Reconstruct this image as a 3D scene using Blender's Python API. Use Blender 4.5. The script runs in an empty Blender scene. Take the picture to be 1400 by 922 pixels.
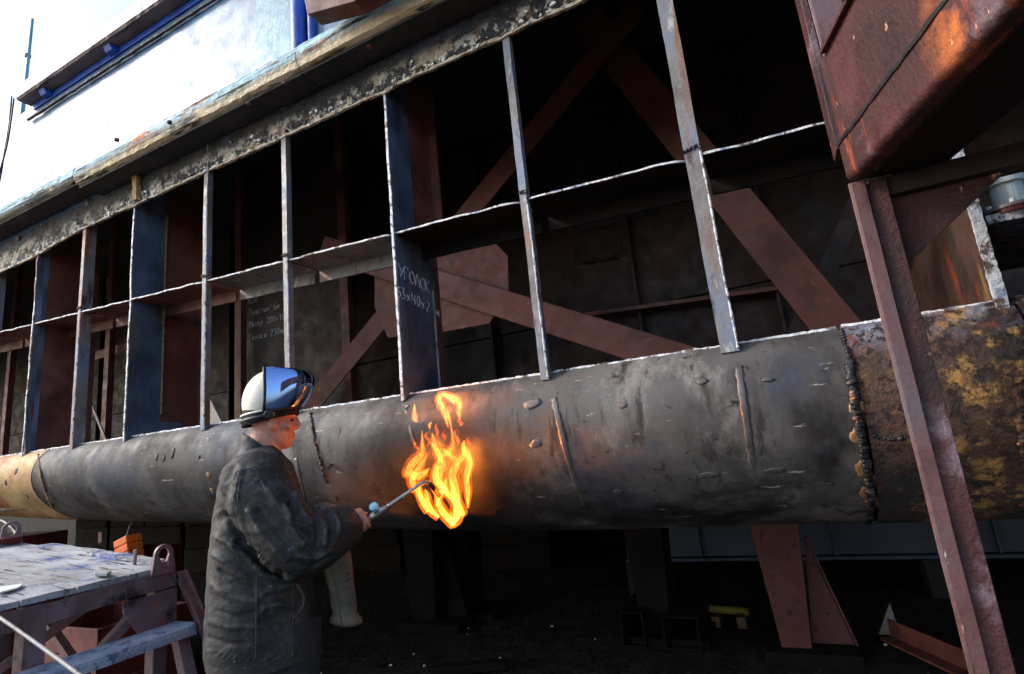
import bpy, math, random
from mathutils import Vector, Matrix, noise as mnoise
random.seed(7)
PI = math.pi
sc = bpy.context.scene
COL = sc.collection
# ------------------------------------------------------------------ camera
CAMZ = 1.42
F, PU, PV = 750.0, 700.0, 461.0           # focal length and centre in photograph pixels
ROT = Matrix(((0.8932, 0.1796, 0.4122), (0.4381, -0.1414, -0.8877), (-0.1012, 0.9735, -0.2050)))
cd = bpy.data.cameras.new('camera'); cam = bpy.data.objects.new('camera', cd); COL.objects.link(cam)
cd.sensor_width = 36; cd.lens = 36 * F / 1400; cd.clip_end = 3000; cd.clip_start = 0.02
cam.matrix_world = Matrix.Translation((0, 0, CAMZ)) @ ROT.to_4x4()
sc.camera = cam
# ------------------------------------------------------------------ sky, sun, exposure
SUN = Vector((-0.80, -0.34, 0.62)).normalized()
w = bpy.data.worlds.new('World'); sc.world = w; w.use_nodes = True
nt = w.node_tree; bg = nt.nodes['Background']
sky = nt.nodes.new('ShaderNodeTexSky'); sky.sky_type = 'NISHITA'; sky.sun_disc = False
sky.sun_elevation = math.asin(SUN.z); sky.sun_rotation = math.atan2(SUN.x, SUN.y)
sky.dust_density = 2.2; sky.air_density = 1.0; sky.ozone_density = 1.0
nt.links.new(sky.outputs[0], bg.inputs[0]); bg.inputs[1].default_value = 0.15
sl = bpy.data.lights.new('sun', 'SUN'); so = bpy.data.objects.new('sun', sl); COL.objects.link(so)
sl.energy = 1.4; sl.angle = math.radians(10); sl.color = (1, 0.965, 0.92)
so.rotation_euler = SUN.to_track_quat('Z', 'Y').to_euler(); so.location = (-8, -6, 9)
sc.view_settings.view_transform = 'Standard'; sc.view_settings.look = 'None'
sc.view_settings.exposure = 1.2; sc.view_settings.gamma = 1.0

# ------------------------------------------------------------------ measuring: a photo pixel -> a point on a plane of the place
def ray(u, v): return ROT @ Vector((u - PU, PV - v, -F))
def onY(u, v, y):
    d = ray(u, v); p = d * (y / d.y); p.z += CAMZ; return p
def onZ(u, v, z):
    d = ray(u, v); p = d * ((z - CAMZ) / d.z); p.z += CAMZ; return p
def onX(u, v, x):
    d = ray(u, v); p = d * (x / d.x); p.z += CAMZ; return p

# ------------------------------------------------------------------ helpers
def lin(c):
    o = []
    for x in c:
        x = x / 255.0
        o.append(x / 12.92 if x <= 0.04045 else ((x + 0.055) / 1.055) ** 2.4)
    return (o[0], o[1], o[2], 1)

def MAT(name, base, scale=2.0, layers=(), rough=(0.5, 0.8), metal=0.0, bump=0.25, bscale=45.0, local=False, dist=0.006, spec=0.5, stretch=(1, 1, 1)):
    """base: 2-4 sRGB colours spread by noise; layers: dicts(col, s, lo, hi, st, det, z, sph) painted over by noise masks"""
    m = bpy.data.materials.new(name); m.use_nodes = True
    N = m.node_tree.nodes; L = m.node_tree.links; bs = N['Principled BSDF']
    if local:
        src = N.new('ShaderNodeTexCoord').outputs['Object']
    else:
        src = N.new('ShaderNodeNewGeometry').outputs['Position']
    def nz(s, det=7, st=(1, 1, 1), rgh=0.6, off=0.0, dst=0.0):
        mp = N.new('ShaderNodeMapping'); mp.inputs['Scale'].default_value = [s * a for a in st]
        mp.inputs['Location'].default_value = (off, off * 1.7, -off)
        L.new(src, mp.inputs[0])
        n = N.new('ShaderNodeTexNoise'); n.inputs['Scale'].default_value = 1; n.inputs['Detail'].default_value = det
        n.inputs['Roughness'].default_value = rgh; n.inputs['Distortion'].default_value = dst
        L.new(mp.outputs[0], n.inputs['Vector']); return n.outputs[0]
    def ramp(v, lo, hi, c0=(0, 0, 0, 1), c1=(1, 1, 1, 1)):
        r = N.new('ShaderNodeValToRGB'); r.color_ramp.elements[0].position = lo; r.color_ramp.elements[1].position = hi
        r.color_ramp.elements[0].color = c0; r.color_ramp.elements[1].color = c1
        L.new(v, r.inputs[0]); return r
    b = nz(scale, 8, stretch)
    r = N.new('ShaderNodeValToRGB'); k = len(base)
    while len(r.color_ramp.elements) < k: r.color_ramp.elements.new(0.5)
    for i, c in enumerate(base):
        e = r.color_ramp.elements[i]; e.position = 0.33 + 0.34 * i / max(1, k - 1); e.color = lin(c)
    L.new(b, r.inputs[0]); col = r.outputs[0]
    height = None
    for i, ly in enumerate(layers):
        f = ramp(nz(ly['s'], ly.get('det', 8), ly.get('st', (1, 1, 1)), ly.get('rgh', 0.65), 3.1 * i + 1.3, ly.get('dst', 0.0)), ly['lo'], ly['hi']).outputs[0]
        for key in ('z', 'sph', 'x'):
            if key not in ly: continue
            if key == 'sph':
                cx, cy, cz, r0, r1 = ly['sph']
                vm = N.new('ShaderNodeVectorMath'); vm.operation = 'DISTANCE'; vm.inputs[1].default_value = (cx, cy, cz); L.new(src, vm.inputs[0])
                val = vm.outputs['Value']; a0, a1 = r0, r1
            else:
                sp = N.new('ShaderNodeSeparateXYZ'); L.new(src, sp.inputs[0]); val = sp.outputs[2 if key == 'z' else 0]; a0, a1 = ly[key]
            mr = N.new('ShaderNodeMapRange'); mr.inputs['From Min'].default_value = a0; mr.inputs['From Max'].default_value = a1
            mr.inputs['To Min'].default_value = ly.get('t0', 1.0); mr.inputs['To Max'].default_value = ly.get('t1', 0.0)
            L.new(val, mr.inputs['Value'])
            mu = N.new('ShaderNodeMath'); mu.operation = 'MULTIPLY'; L.new(f, mu.inputs[0]); L.new(mr.outputs[0], mu.inputs[1]); f = mu.outputs[0]
        mx = N.new('ShaderNodeMix'); mx.data_type = 'RGBA'; L.new(f, mx.inputs[0]); L.new(col, mx.inputs[6]); mx.inputs[7].default_value = lin(ly['col'])
        col = mx.outputs[2]
        if ly.get('h'):
            mu = N.new('ShaderNodeMath'); mu.operation = 'MULTIPLY'; L.new(f, mu.inputs[0]); mu.inputs[1].default_value = ly['h']
            if height is None: height = mu.outputs[0]
            else:
                ad = N.new('ShaderNodeMath'); L.new(height, ad.inputs[0]); L.new(mu.outputs[0], ad.inputs[1]); height = ad.outputs[0]
    L.new(col, bs.inputs['Base Color'])
    rr = N.new('ShaderNodeMapRange'); rr.inputs['From Min'].default_value = 0.3; rr.inputs['From Max'].default_value = 0.7
    rr.inputs['To Min'].default_value = rough[0]; rr.inputs['To Max'].default_value = rough[1]
    L.new(nz(scale * 4 + 3, 6, (1, 1, 1), 0.6, 9.0), rr.inputs['Value']); L.new(rr.outputs[0], bs.inputs['Roughness'])
    bs.inputs['Metallic'].default_value = metal; bs.inputs['Specular IOR Level'].default_value = spec
    if bump:
        hn = nz(bscale, 6, (1, 1, 1), 0.65, 5.0)
        if height is not None:
            ad = N.new('ShaderNodeMath'); L.new(hn, ad.inputs[0]); L.new(height, ad.inputs[1]); hn = ad.outputs[0]
        bp = N.new('ShaderNodeBump'); bp.inputs['Strength'].default_value = bump; bp.inputs['Distance'].default_value = dist
        L.new(hn, bp.inputs['Height']); L.new(bp.outputs[0], bs.inputs['Normal'])
    return m

def tag(o, label=None, cat=None, group=None, kind=None):
    if label: o['label'] = label
    if cat: o['category'] = cat
    if group: o['group'] = group
    if kind: o['kind'] = kind
    return o
def EMPTY(name, loc=(0, 0, 0), rz=0.0, label=None, cat=None, group=None):
    e = bpy.data.objects.new(name, None); COL.objects.link(e); e.location = loc; e.rotation_euler = (0, 0, rz); e.empty_display_size = 0.2
    return tag(e, label, cat, group)
def link(name, me, mat, parent=None, smooth=False, bevel=0.0, local=False, seg=2):
    o = bpy.data.objects.new(name, me); COL.objects.link(o)
    if mat and not me.materials: me.materials.append(mat)
    if smooth: me.polygons.foreach_set('use_smooth', [True] * len(me.polygons))
    if parent is not None:
        o.parent = parent
        if not local:
            mtx = Matrix.Identity(4); q = parent
            while q is not None:
                mtx = Matrix.Translation(q.location) @ Matrix.Rotation(q.rotation_euler.z, 4, 'Z') @ mtx if q.parent is None else mtx
                q = q.parent
            if parent.parent is None: o.matrix_parent_inverse = mtx.inverted()
    if bevel:
        b = o.modifiers.new('bevel', 'BEVEL'); b.width = bevel; b.segments = seg; b.limit_method = 'ANGLE'
    return o
def pyd(verts, faces):
    me = bpy.data.meshes.new('mesh'); me.from_pydata([tuple(v) for v in verts], [], faces); me.validate(); me.update(); return me
def join(parts):
    V, Fs = [], []
    for v, f in parts:
        o = len(V); V += list(v); Fs += [tuple(i + o for i in q) for q in f]
    return V, Fs
def vloft(rings, cap=True, closed=True):
    n = len(rings[0]); V = [Vector(p) for r in rings for p in r]; Fs = []
    for i in range(len(rings) - 1):
        for j in range(n if closed else n - 1):
            a = i * n + j; b = i * n + (j + 1) % n
            Fs.append((a, b, b + n, a + n))
    if cap and closed:
        Fs.append(tuple(range(n - 1, -1, -1))); k = (len(rings) - 1) * n; Fs.append(tuple(range(k, k + n)))
    return V, Fs
def vbox(x0, x1, y0, y1, z0, z1):
    return vloft([[(x0, y0, z), (x1, y0, z), (x1, y1, z), (x0, y1, z)] for z in (z0, z1)])
def box(name, b, mat, parent=None, bevel=0.003):
    return link(name, pyd(*vbox(*b)), mat, parent, bevel=bevel)
def frame_axes(d, up=Vector((0, 0, 1))):
    d = d.normalized(); s = d.cross(up)
    if s.length < 1e-3: s = d.cross(Vector((0, 1, 0)))
    s.normalize(); return s, s.cross(d).normalized()
def vbar(p0, p1, wd, th, up=Vector((0, 0, 1)), n=1, jit=0.0):
    """bar of section wd (sideways) x th (along up) from p0 to p1"""
    p0 = Vector(p0); p1 = Vector(p1); s, t = frame_axes(p1 - p0, up); rings = []
    for i in range(n + 1):
        c = p0.lerp(p1, i / n); rings.append([c + s * (a * wd / 2 + random.uniform(-jit, jit)) + t * (b * th / 2 + random.uniform(-jit, jit)) for a, b in ((-1, -1), (1, -1), (1, 1), (-1, 1))])
    return vloft(rings)
def vtube(path, rad, n=12, up=None):
    path = [Vector(p) for p in path]; rings = []
    if not hasattr(rad, '__len__'): rad = [rad] * len(path)
    ref = up or Vector((0.13, 0.21, 0.97))
    for i, p in enumerate(path):
        d = path[min(i + 1, len(path) - 1)] - path[max(i - 1, 0)]
        s, t = frame_axes(d, ref); r = rad[i]
        ra, rb = r if hasattr(r, '__len__') else (r, r)
        rings.append([p + s * math.cos(2 * PI * j / n) * ra + t * math.sin(2 * PI * j / n) * rb for j in range(n)])
    return vloft(rings)
def vell(c, r, n=14, m=9):
    c = Vector(c); rings = []
    for i in range(m + 1):
        a = -PI / 2 + PI * (i * 0.98 + 0.01 * m) / m
        rings.append([c + Vector((r[0] * math.cos(a) * math.cos(2 * PI * j / n), r[1] * math.cos(a) * math.sin(2 * PI * j / n), r[2] * math.sin(a))) for j in range(n)])
    return vloft(rings)
def smooth_path(pts, k=6):
    pts = [Vector(p) for p in pts]; out = []
    P = [pts[0] * 2 - pts[1]] + pts + [pts[-1] * 2 - pts[-2]]
    for i in range(1, len(P) - 2):
        for j in range(k):
            t = j / k; a, b, c, d = P[i - 1], P[i], P[i + 1], P[i + 2]
            out.append(0.5 * ((2 * b) + (c - a) * t + (2 * a - 5 * b + 4 * c - d) * t * t + (3 * b - a - 3 * c + d) * t ** 3))
    out.append(pts[-1]); return out
def smooth_vals(vals, k=6):
    return [p.x for p in smooth_path([(v, 0, i) for i, v in enumerate(vals)], k)]
def ns(x, y=0.0, z=0.0): return mnoise.noise(Vector((x, y, z)))
def poly_plate(name, pts, thick, mat, parent, bevel=0.002):
    """flat plate: outline points (coplanar) extruded by thick vector"""
    t = Vector(thick); a = [Vector(p) for p in pts]
    return link(name, pyd(*vloft([a, [p + t for p in a]])), mat, parent, bevel=bevel)

# ------------------------------------------------------------------ materials
bl_bump = 0.35
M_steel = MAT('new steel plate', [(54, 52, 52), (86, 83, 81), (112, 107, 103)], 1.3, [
    dict(col=(38, 36, 37), s=2.6, lo=0.47, hi=0.62, st=(1, 1, 0.6), det=12),
    dict(col=(128, 123, 118), s=3.4, lo=0.55, hi=0.67, st=(1, 1, 0.4), det=12, rgh=0.72),
    dict(col=(104, 76, 54), s=2.3, lo=0.58, hi=0.72, st=(0.5, 1, 1.4), det=12),
    dict(col=(54, 60, 74), s=1.7, lo=0.50, hi=0.62, st=(1, 1, 0.8)),
    dict(col=(26, 23, 23), s=3.0, lo=0.44, hi=0.58, z=(1.16, 1.36), st=(0.5, 1, 1), det=12),  # shade of the lower bilge mixed into the steel colour, fading upward
    dict(col=(26, 23, 23), s=20, lo=0.64, hi=0.67, st=(0.6, 1, 1), det=10),
    dict(col=(50, 42, 38), s=15, lo=0.56, hi=0.64, st=(1, 1, 0.12), det=10),
    dict(col=(164, 158, 152), s=34, lo=0.65, hi=0.69, st=(0.3, 1, 1.6)),
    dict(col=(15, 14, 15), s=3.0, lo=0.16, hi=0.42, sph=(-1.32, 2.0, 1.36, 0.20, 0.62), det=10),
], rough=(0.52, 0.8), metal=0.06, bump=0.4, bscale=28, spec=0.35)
M_rust = MAT('old scaled rust', [(40, 30, 30), (74, 50, 40), (98, 70, 52)], 3.2, [
    dict(col=(172, 128, 70), s=8, lo=0.51, hi=0.57, h=0.5, det=12, rgh=0.75),
    dict(col=(140, 58, 28), s=5, lo=0.53, hi=0.64),
    dict(col=(32, 28, 32), s=2.2, lo=0.50, hi=0.58, h=-0.4, det=12),
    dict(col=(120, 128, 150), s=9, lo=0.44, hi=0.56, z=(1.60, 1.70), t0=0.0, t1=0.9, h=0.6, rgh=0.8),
    dict(col=(44, 26, 22), s=26, lo=0.53, hi=0.58, h=-0.7),
], rough=(0.55, 0.9), bump=0.9, bscale=60, dist=0.012)
M_rustweb = MAT('brown streaked web', [(46, 31, 25), (66, 44, 34), (84, 60, 46)], 3, [dict(col=(118, 88, 50), s=5, lo=0.60, hi=0.68, st=(2, 2, 0.3), det=10), dict(col=(124, 56, 28), s=6, lo=0.55, hi=0.66, st=(1, 1, 0.3)), dict(col=(34, 26, 24), s=4, lo=0.52, hi=0.66, st=(1, 1, 0.4), det=10)], rough=(0.5, 0.8), bump=0.5)
M_yrust = MAT('yellow scale', [(128, 90, 52), (166, 130, 78), (190, 162, 106)], 4, [
    dict(col=(160, 78, 30), s=4, lo=0.50, hi=0.60), dict(col=(62, 46, 36), s=8, lo=0.62, hi=0.70), dict(col=(110, 94, 76), s=3, lo=0.55, hi=0.7)], rough=(0.5, 0.8), bump=0.5)
M_blue = MAT('heat-blued steel', [(58, 66, 80), (88, 102, 124), (110, 126, 148)], 3.0, [
    dict(col=(104, 88, 72), s=4, lo=0.56, hi=0.72, st=(2, 2, 0.3)),
    dict(col=(38, 36, 40), s=3, lo=0.54, hi=0.74, st=(2, 2, 0.5)),
    dict(col=(150, 160, 172), s=14, lo=0.66, hi=0.72, st=(1, 1, 0.4)),
    dict(col=(110, 62, 44), s=9, lo=0.62, hi=0.70)], rough=(0.35, 0.6), metal=0.35, bump=0.25)
M_edge = MAT('fresh cut edge', [(170, 172, 176), (206, 208, 212), (226, 226, 226)], 30, [dict(col=(84, 70, 62), s=26, lo=0.52, hi=0.60), dict(col=(132, 146, 176), s=12, lo=0.56, hi=0.64)], rough=(0.35, 0.6), metal=0.15, bump=0.9, bscale=120, dist=0.008)
M_bar = MAT('weathered bar steel', [(98, 90, 88), (128, 124, 122), (108, 122, 144)], 4, [
    dict(col=(134, 82, 44), s=5, lo=0.54, hi=0.66, st=(2, 2, 0.35)), dict(col=(60, 50, 46), s=12, lo=0.58, hi=0.68, st=(1, 1, 0.3)),
    dict(col=(176, 172, 168), s=22, lo=0.60, hi=0.68, st=(1, 1, 0.3))], rough=(0.4, 0.7), metal=0.2, bump=0.5)
M_brown = MAT('red lead brown', [(80, 42, 35), (108, 58, 48), (124, 78, 66)], 2.6, [
    dict(col=(44, 30, 28), s=3, lo=0.54, hi=0.72), dict(col=(124, 88, 78), s=10, lo=0.62, hi=0.74, st=(1, 1, 0.3)), dict(col=(38, 28, 26), s=24, lo=0.66, hi=0.72)], rough=(0.45, 0.75), bump=0.3)
M_shadebrown = MAT('shade-darkened brown', [(12, 9, 9), (18, 13, 12), (28, 20, 18)], 3, [dict(col=(12, 10, 10), s=5, lo=0.5, hi=0.66)], rough=(0.75, 0.95), bump=0.3, spec=0.2)  # brown kept near black to carry the shade under hull, girder and stringers
M_brace = MAT('inner brace red', [(80, 44, 36), (108, 60, 48), (98, 58, 50)], 3, [
    dict(col=(70, 46, 40), s=5, lo=0.56, hi=0.72), dict(col=(50, 36, 34), s=18, lo=0.66, hi=0.72), dict(col=(160, 104, 84), s=7, lo=0.64, hi=0.74)], rough=(0.5, 0.8), bump=0.25)
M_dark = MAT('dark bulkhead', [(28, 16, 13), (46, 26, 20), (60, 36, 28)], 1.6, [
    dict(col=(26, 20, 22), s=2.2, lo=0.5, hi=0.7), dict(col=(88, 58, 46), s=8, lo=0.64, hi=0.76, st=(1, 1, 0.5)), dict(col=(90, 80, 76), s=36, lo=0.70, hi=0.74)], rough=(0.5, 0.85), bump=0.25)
M_black = MAT('charred underside', [(22, 21, 24), (34, 32, 36), (48, 44, 46)], 4, [dict(col=(64, 46, 36), s=6, lo=0.6, hi=0.7)], rough=(0.5, 0.8), bump=0.5)
M_burnt = MAT('burnt peeling paint', [(20, 20, 22), (32, 31, 33), (50, 48, 48)], 6, [
    dict(col=(196, 178, 146), s=9, lo=0.50, hi=0.53, z=(3.32, 3.44), t0=1.0, t1=0.0, h=1.0, det=12),
    dict(col=(150, 104, 62), s=8, lo=0.56, hi=0.62, z=(3.30, 3.42), t0=1.0, t1=0.1),
    dict(col=(236, 226, 206), s=20, lo=0.51, hi=0.54, z=(3.30, 3.42), t0=1.0, t1=0.0, h=0.6, det=10),
    dict(col=(18, 17, 18), s=14, lo=0.55, hi=0.59, h=-0.8, det=10),
    dict(col=(54, 70, 96), s=1.6, lo=0.56, hi=0.68, z=(3.40, 3.46), t0=0.0, t1=0.8)], rough=(0.5, 0.85), bump=0.9, bscale=70, dist=0.012)
M_paint = MAT('pale blue hull paint', [(58, 94, 126), (80, 120, 152), (116, 152, 180)], 0.9, [
    dict(col=(44, 86, 134), s=1.4, lo=0.52, hi=0.72), dict(col=(120, 160, 190), s=9, lo=0.64, hi=0.72, st=(1, 1, 0.25)),
    dict(col=(70, 84, 96), s=26, lo=0.69, hi=0.73, st=(1, 1, 0.5), h=-0.8)], rough=(0.35, 0.6), bump=0.35, bscale=18)
M_cyan = MAT('cyan hull paint', [(70, 128, 152), (98, 152, 172), (130, 170, 184)], 3, [dict(col=(96, 140, 168), s=8, lo=0.58, hi=0.68, st=(1, 1, 0.3))], rough=(0.35, 0.6), bump=0.3)
M_deepblue = MAT('deep blue paint', [(22, 62, 150), (32, 84, 186), (40, 96, 200)], 4, [dict(col=(16, 34, 84), s=7, lo=0.56, hi=0.68, st=(2, 2, 0.3)), dict(col=(120, 160, 210), s=22, lo=0.66, hi=0.70)], rough=(0.35, 0.6), bump=0.3)
M_timber = MAT('worn timber rail', [(186, 156, 108), (226, 204, 160), (242, 230, 200)], 4, [
    dict(col=(92, 62, 38), s=6, lo=0.54, hi=0.62, st=(0.3, 2, 3), h=-1.0), dict(col=(188, 104, 40), s=4, lo=0.58, hi=0.68, st=(0.5, 1, 1)),
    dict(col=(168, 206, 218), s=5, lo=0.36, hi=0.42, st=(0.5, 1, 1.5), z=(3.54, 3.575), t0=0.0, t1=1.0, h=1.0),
    dict(col=(46, 148, 160), s=2.2, lo=0.62, hi=0.65, st=(0.5, 1, 1), h=0.6), dict(col=(30, 24, 20), s=14, lo=0.55, hi=0.59, st=(0.2, 1, 2.2), h=-1.4, det=12), dict(col=(190, 104, 38), s=6, lo=0.60, hi=0.66, st=(0.3, 1, 1.5), det=10)], rough=(0.55, 0.85), bump=0.9, bscale=40, dist=0.015, stretch=(0.3, 1, 2))
M_fender = MAT('weathered fender boards', [(96, 74, 70), (128, 100, 92), (112, 92, 92)], 4, [dict(col=(34, 62, 128), s=3, lo=0.55, hi=0.60, st=(0.5, 1, 1), h=0.5), dict(col=(58, 44, 44), s=10, lo=0.57, hi=0.66, st=(0.3, 2, 2))], rough=(0.55, 0.8), bump=0.5)
M_white = MAT('chalky white paint', [(206, 206, 200), (226, 226, 220), (234, 234, 232)], 4, [dict(col=(150, 120, 84), s=6, lo=0.62, hi=0.68, h=-0.6), dict(col=(80, 70, 62), s=14, lo=0.66, hi=0.70, st=(0.3, 1, 1))], rough=(0.5, 0.8), bump=0.5)
M_cream = MAT('scorched cream paint', [(150, 122, 84), (206, 190, 160), (230, 220, 200)], 22, [dict(col=(96, 62, 38), s=14, lo=0.57, hi=0.64), dict(col=(34, 30, 28), s=26, lo=0.58, hi=0.62)], rough=(0.5, 0.8), bump=0.9, bscale=90, dist=0.01)
M_maroon = MAT('maroon painted scaffold steel', [(48, 24, 25), (66, 31, 31), (80, 43, 43)], 2.6, [
    dict(col=(116, 98, 106), s=2.2, lo=0.57, hi=0.64, h=-0.4, det=12), dict(col=(150, 66, 44), s=7, lo=0.62, hi=0.68, st=(2, 2, 0.4)),
    dict(col=(34, 20, 21), s=4, lo=0.50, hi=0.66, st=(1.5, 1.5, 0.5), det=10), dict(col=(190, 104, 44), s=5, lo=0.44, hi=0.56, sph=(0.46, 1.15, 2.13, 0.06, 0.16)), dict(col=(214, 160, 132), s=34, lo=0.67, hi=0.70, st=(1, 1, 0.6))], rough=(0.48, 0.8), metal=0.05, bump=0.7, bscale=60, dist=0.008)  # sun glint on the girder mixed in as an orange patch
M_post = MAT('rust pink post paint', [(84, 54, 53), (106, 74, 73), (98, 84, 88)], 5, [
    dict(col=(158, 84, 56), s=9, lo=0.62, hi=0.68, st=(2, 2, 0.4)), dict(col=(66, 40, 38), s=8, lo=0.56, hi=0.68, st=(2, 2, 0.35)),
    dict(col=(206, 192, 188), s=18, lo=0.68, hi=0.72, st=(2, 2, 0.5))], rough=(0.35, 0.6), metal=0.1, bump=0.4)
M_plank = MAT('dark staging plank', [(70, 50, 32), (100, 74, 48), (120, 92, 62)], 3, [dict(col=(40, 28, 20), s=10, lo=0.52, hi=0.64, st=(0.2, 2, 2), h=-0.7)], rough=(0.7, 0.9), bump=0.6, stretch=(0.2, 3, 3))
M_deckwood = MAT('dusty platform boards', [(132, 130, 128), (164, 164, 166), (186, 188, 194)], 4, [
    dict(col=(96, 84, 72), s=9, lo=0.57, hi=0.64, st=(0.3, 2.6, 1), h=-0.8, det=12), dict(col=(58, 88, 146), s=5, lo=0.53, hi=0.63, rgh=0.8), dict(col=(206, 208, 210), s=16, lo=0.62, hi=0.70), dict(col=(44, 38, 36), s=20, lo=0.61, hi=0.65, st=(0.22, 2.6, 1), h=-1.2, det=10)], rough=(0.7, 0.9), bump=0.7, bscale=90, dist=0.01)
M_platsteel = MAT('purple brown platform steel', [(92, 66, 70), (118, 90, 94), (128, 108, 114)], 5, [
    dict(col=(156, 66, 58), s=5, lo=0.62, hi=0.70), dict(col=(52, 42, 46), s=8, lo=0.56, hi=0.68), dict(col=(196, 188, 186), s=22, lo=0.68, hi=0.72, st=(2, 2, 0.4))], rough=(0.4, 0.7), metal=0.1, bump=0.4)
M_tread = MAT('dusty chequer plate', [(124, 132, 154), (158, 166, 184), (176, 182, 196)], 7, [dict(col=(92, 100, 124), s=22, lo=0.52, hi=0.62), dict(col=(84, 60, 62), s=5, lo=0.60, hi=0.70)], rough=(0.55, 0.8), bump=0.6, bscale=120)
M_redpl = MAT('faded red paint', [(62, 16, 13), (86, 22, 17), (104, 34, 26)], 3, [dict(col=(70, 34, 30), s=6, lo=0.58, hi=0.68)], rough=(0.5, 0.8), bump=0.3)
M_orange = MAT('orange plastic', [(196, 70, 14), (224, 92, 22), (232, 116, 38)], 6, [dict(col=(110, 44, 20), s=9, lo=0.60, hi=0.66)], rough=(0.4, 0.6), bump=0.5)
M_ground = MAT('damp shipyard dirt', [(24, 21, 19), (36, 31, 28), (50, 44, 39)], 1.2, [
    dict(col=(26, 23, 22), s=0.9, lo=0.50, hi=0.62), dict(col=(104, 92, 78), s=18, lo=0.62, hi=0.70, h=0.6), dict(col=(36, 30, 28), s=40, lo=0.56, hi=0.64)], rough=(0.4, 0.95), bump=0.9, bscale=26, dist=0.02)
M_wallc = MAT('shade-dark grey', [(16, 15, 16), (24, 22, 22), (34, 31, 30)], 1.0, [dict(col=(28, 26, 26), s=3, lo=0.5, hi=0.7)], rough=(0.8, 0.95), bump=0.5)  # near-black colour that holds the under-hull darkness on wall and beam blocks
M_chalk = MAT('chalk', [(206, 206, 208), (226, 226, 226)], 60, [dict(col=(120, 118, 124), s=160, lo=0.5, hi=0.6)], rough=(0.9, 1), bump=0)
M_hose = MAT('grey hose', [(120, 118, 116), (150, 148, 144)], 8, [dict(col=(86, 74, 66), s=20, lo=0.56, hi=0.66)], rough=(0.5, 0.7), bump=0.3)
M_rubber = MAT('black rubber', [(22, 22, 24), (34, 34, 36)], 8, rough=(0.4, 0.6), bump=0.2)
M_weld = MAT('weld bead', [(24, 23, 25), (46, 45, 48), (88, 88, 94)], 50, [dict(col=(140, 96, 56), s=24, lo=0.60, hi=0.66)], rough=(0.25, 0.5), metal=0.6, bump=0.6, bscale=140)
M_scar = MAT('ground-off weld scar', [(64, 61, 60), (84, 80, 79), (102, 98, 98)], 12, [dict(col=(74, 66, 60), s=22, lo=0.56, hi=0.66)], rough=(0.35, 0.55), metal=0.3, bump=0.35)
M_burn = MAT('tan weld burn', [(112, 84, 58), (140, 108, 76), (92, 62, 42)], 20, [dict(col=(70, 52, 42), s=30, lo=0.56, hi=0.64)], rough=(0.5, 0.8), bump=0.5)
M_leather = MAT('worn black jacket', [(36, 35, 36), (46, 44, 43), (56, 53, 50)], 5, [
    dict(col=(70, 64, 57), s=3.0, lo=0.56, hi=0.76, det=12), dict(col=(80, 82, 87), s=8, lo=0.53, hi=0.70, det=14, st=(1, 1, 0.6), rgh=0.78), dict(col=(26, 25, 26), s=5, lo=0.54, hi=0.66, det=12, rgh=0.75), dict(col=(86, 64, 46), s=2.6, lo=0.66, hi=0.80), dict(col=(150, 146, 140), s=70, lo=0.66, hi=0.71), dict(col=(92, 86, 78), s=3, lo=0.3, hi=0.6, z=(0.74, 0.86), det=10)], rough=(0.55, 0.85), bump=0.5, bscale=160, local=True, dist=0.005, spec=0.35)
M_leatherw = MAT('rubbed jacket seam', [(72, 66, 60), (96, 90, 82)], 20, rough=(0.6, 0.8), bump=0.3, bscale=160, local=True)
M_gaunt = MAT('grey brown gauntlet', [(78, 71, 62), (104, 95, 82), (120, 108, 92)], 9, [dict(col=(130, 96, 58), s=7, lo=0.60, hi=0.70), dict(col=(42, 38, 34), s=16, lo=0.57, hi=0.66)], rough=(0.7, 0.9), bump=0.5, bscale=150, local=True, dist=0.004)
M_trouser = MAT('dark work trousers', [(30, 32, 34), (44, 46, 48)], 9, [dict(col=(70, 70, 70), s=14, lo=0.6, hi=0.7)], rough=(0.8, 0.95), bump=0.5, bscale=200, local=True)
M_skin = MAT('weathered skin', [(186, 122, 98), (206, 142, 116), (214, 154, 130)], 12, [dict(col=(176, 92, 74), s=18, lo=0.56, hi=0.70), dict(col=(120, 90, 80), s=90, lo=0.62, hi=0.68, z=(1.515, 1.56), t0=0.7, t1=0.0)], rough=(0.45, 0.65), bump=0.3, bscale=220, local=True, dist=0.002)
M_skin.node_tree.nodes['Principled BSDF'].inputs['Subsurface Weight'].default_value = 0.15
M_skin.node_tree.nodes['Principled BSDF'].inputs['Subsurface Radius'].default_value = (0.01, 0.004, 0.002)
M_knit = MAT('black knit', [(14, 14, 15), (22, 22, 24)], 30, rough=(0.8, 0.95), bump=0.8, bscale=260, local=True, dist=0.004)
M_shell = MAT('cream helmet shell', [(214, 208, 186), (226, 222, 204), (232, 228, 214)], 5, [dict(col=(150, 132, 100), s=9, lo=0.62, hi=0.72), dict(col=(90, 80, 66), s=40, lo=0.68, hi=0.72)], rough=(0.25, 0.4), bump=0.1, local=True)
M_visor = MAT('mirror visor', [(120, 146, 196), (128, 154, 204)], 2, [dict(col=(90, 90, 96), s=40, lo=0.68, hi=0.74)], rough=(0.03, 0.07), metal=1.0, bump=0.02, local=True)
M_chrome = MAT('dull chrome tube', [(160, 152, 144), (190, 184, 178)], 12, [dict(col=(96, 70, 50), s=20, lo=0.58, hi=0.68)], rough=(0.18, 0.35), metal=0.9, bump=0.15, local=True)
M_soottip = MAT('scorched copper tip', [(70, 38, 28), (104, 60, 44)], 20, rough=(0.3, 0.5), metal=0.8, bump=0.2, local=True)
M_knobblue = MAT('pale blue knob', [(110, 196, 220), (140, 214, 232)], 20, rough=(0.4, 0.5), bump=0.2, local=True)
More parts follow.
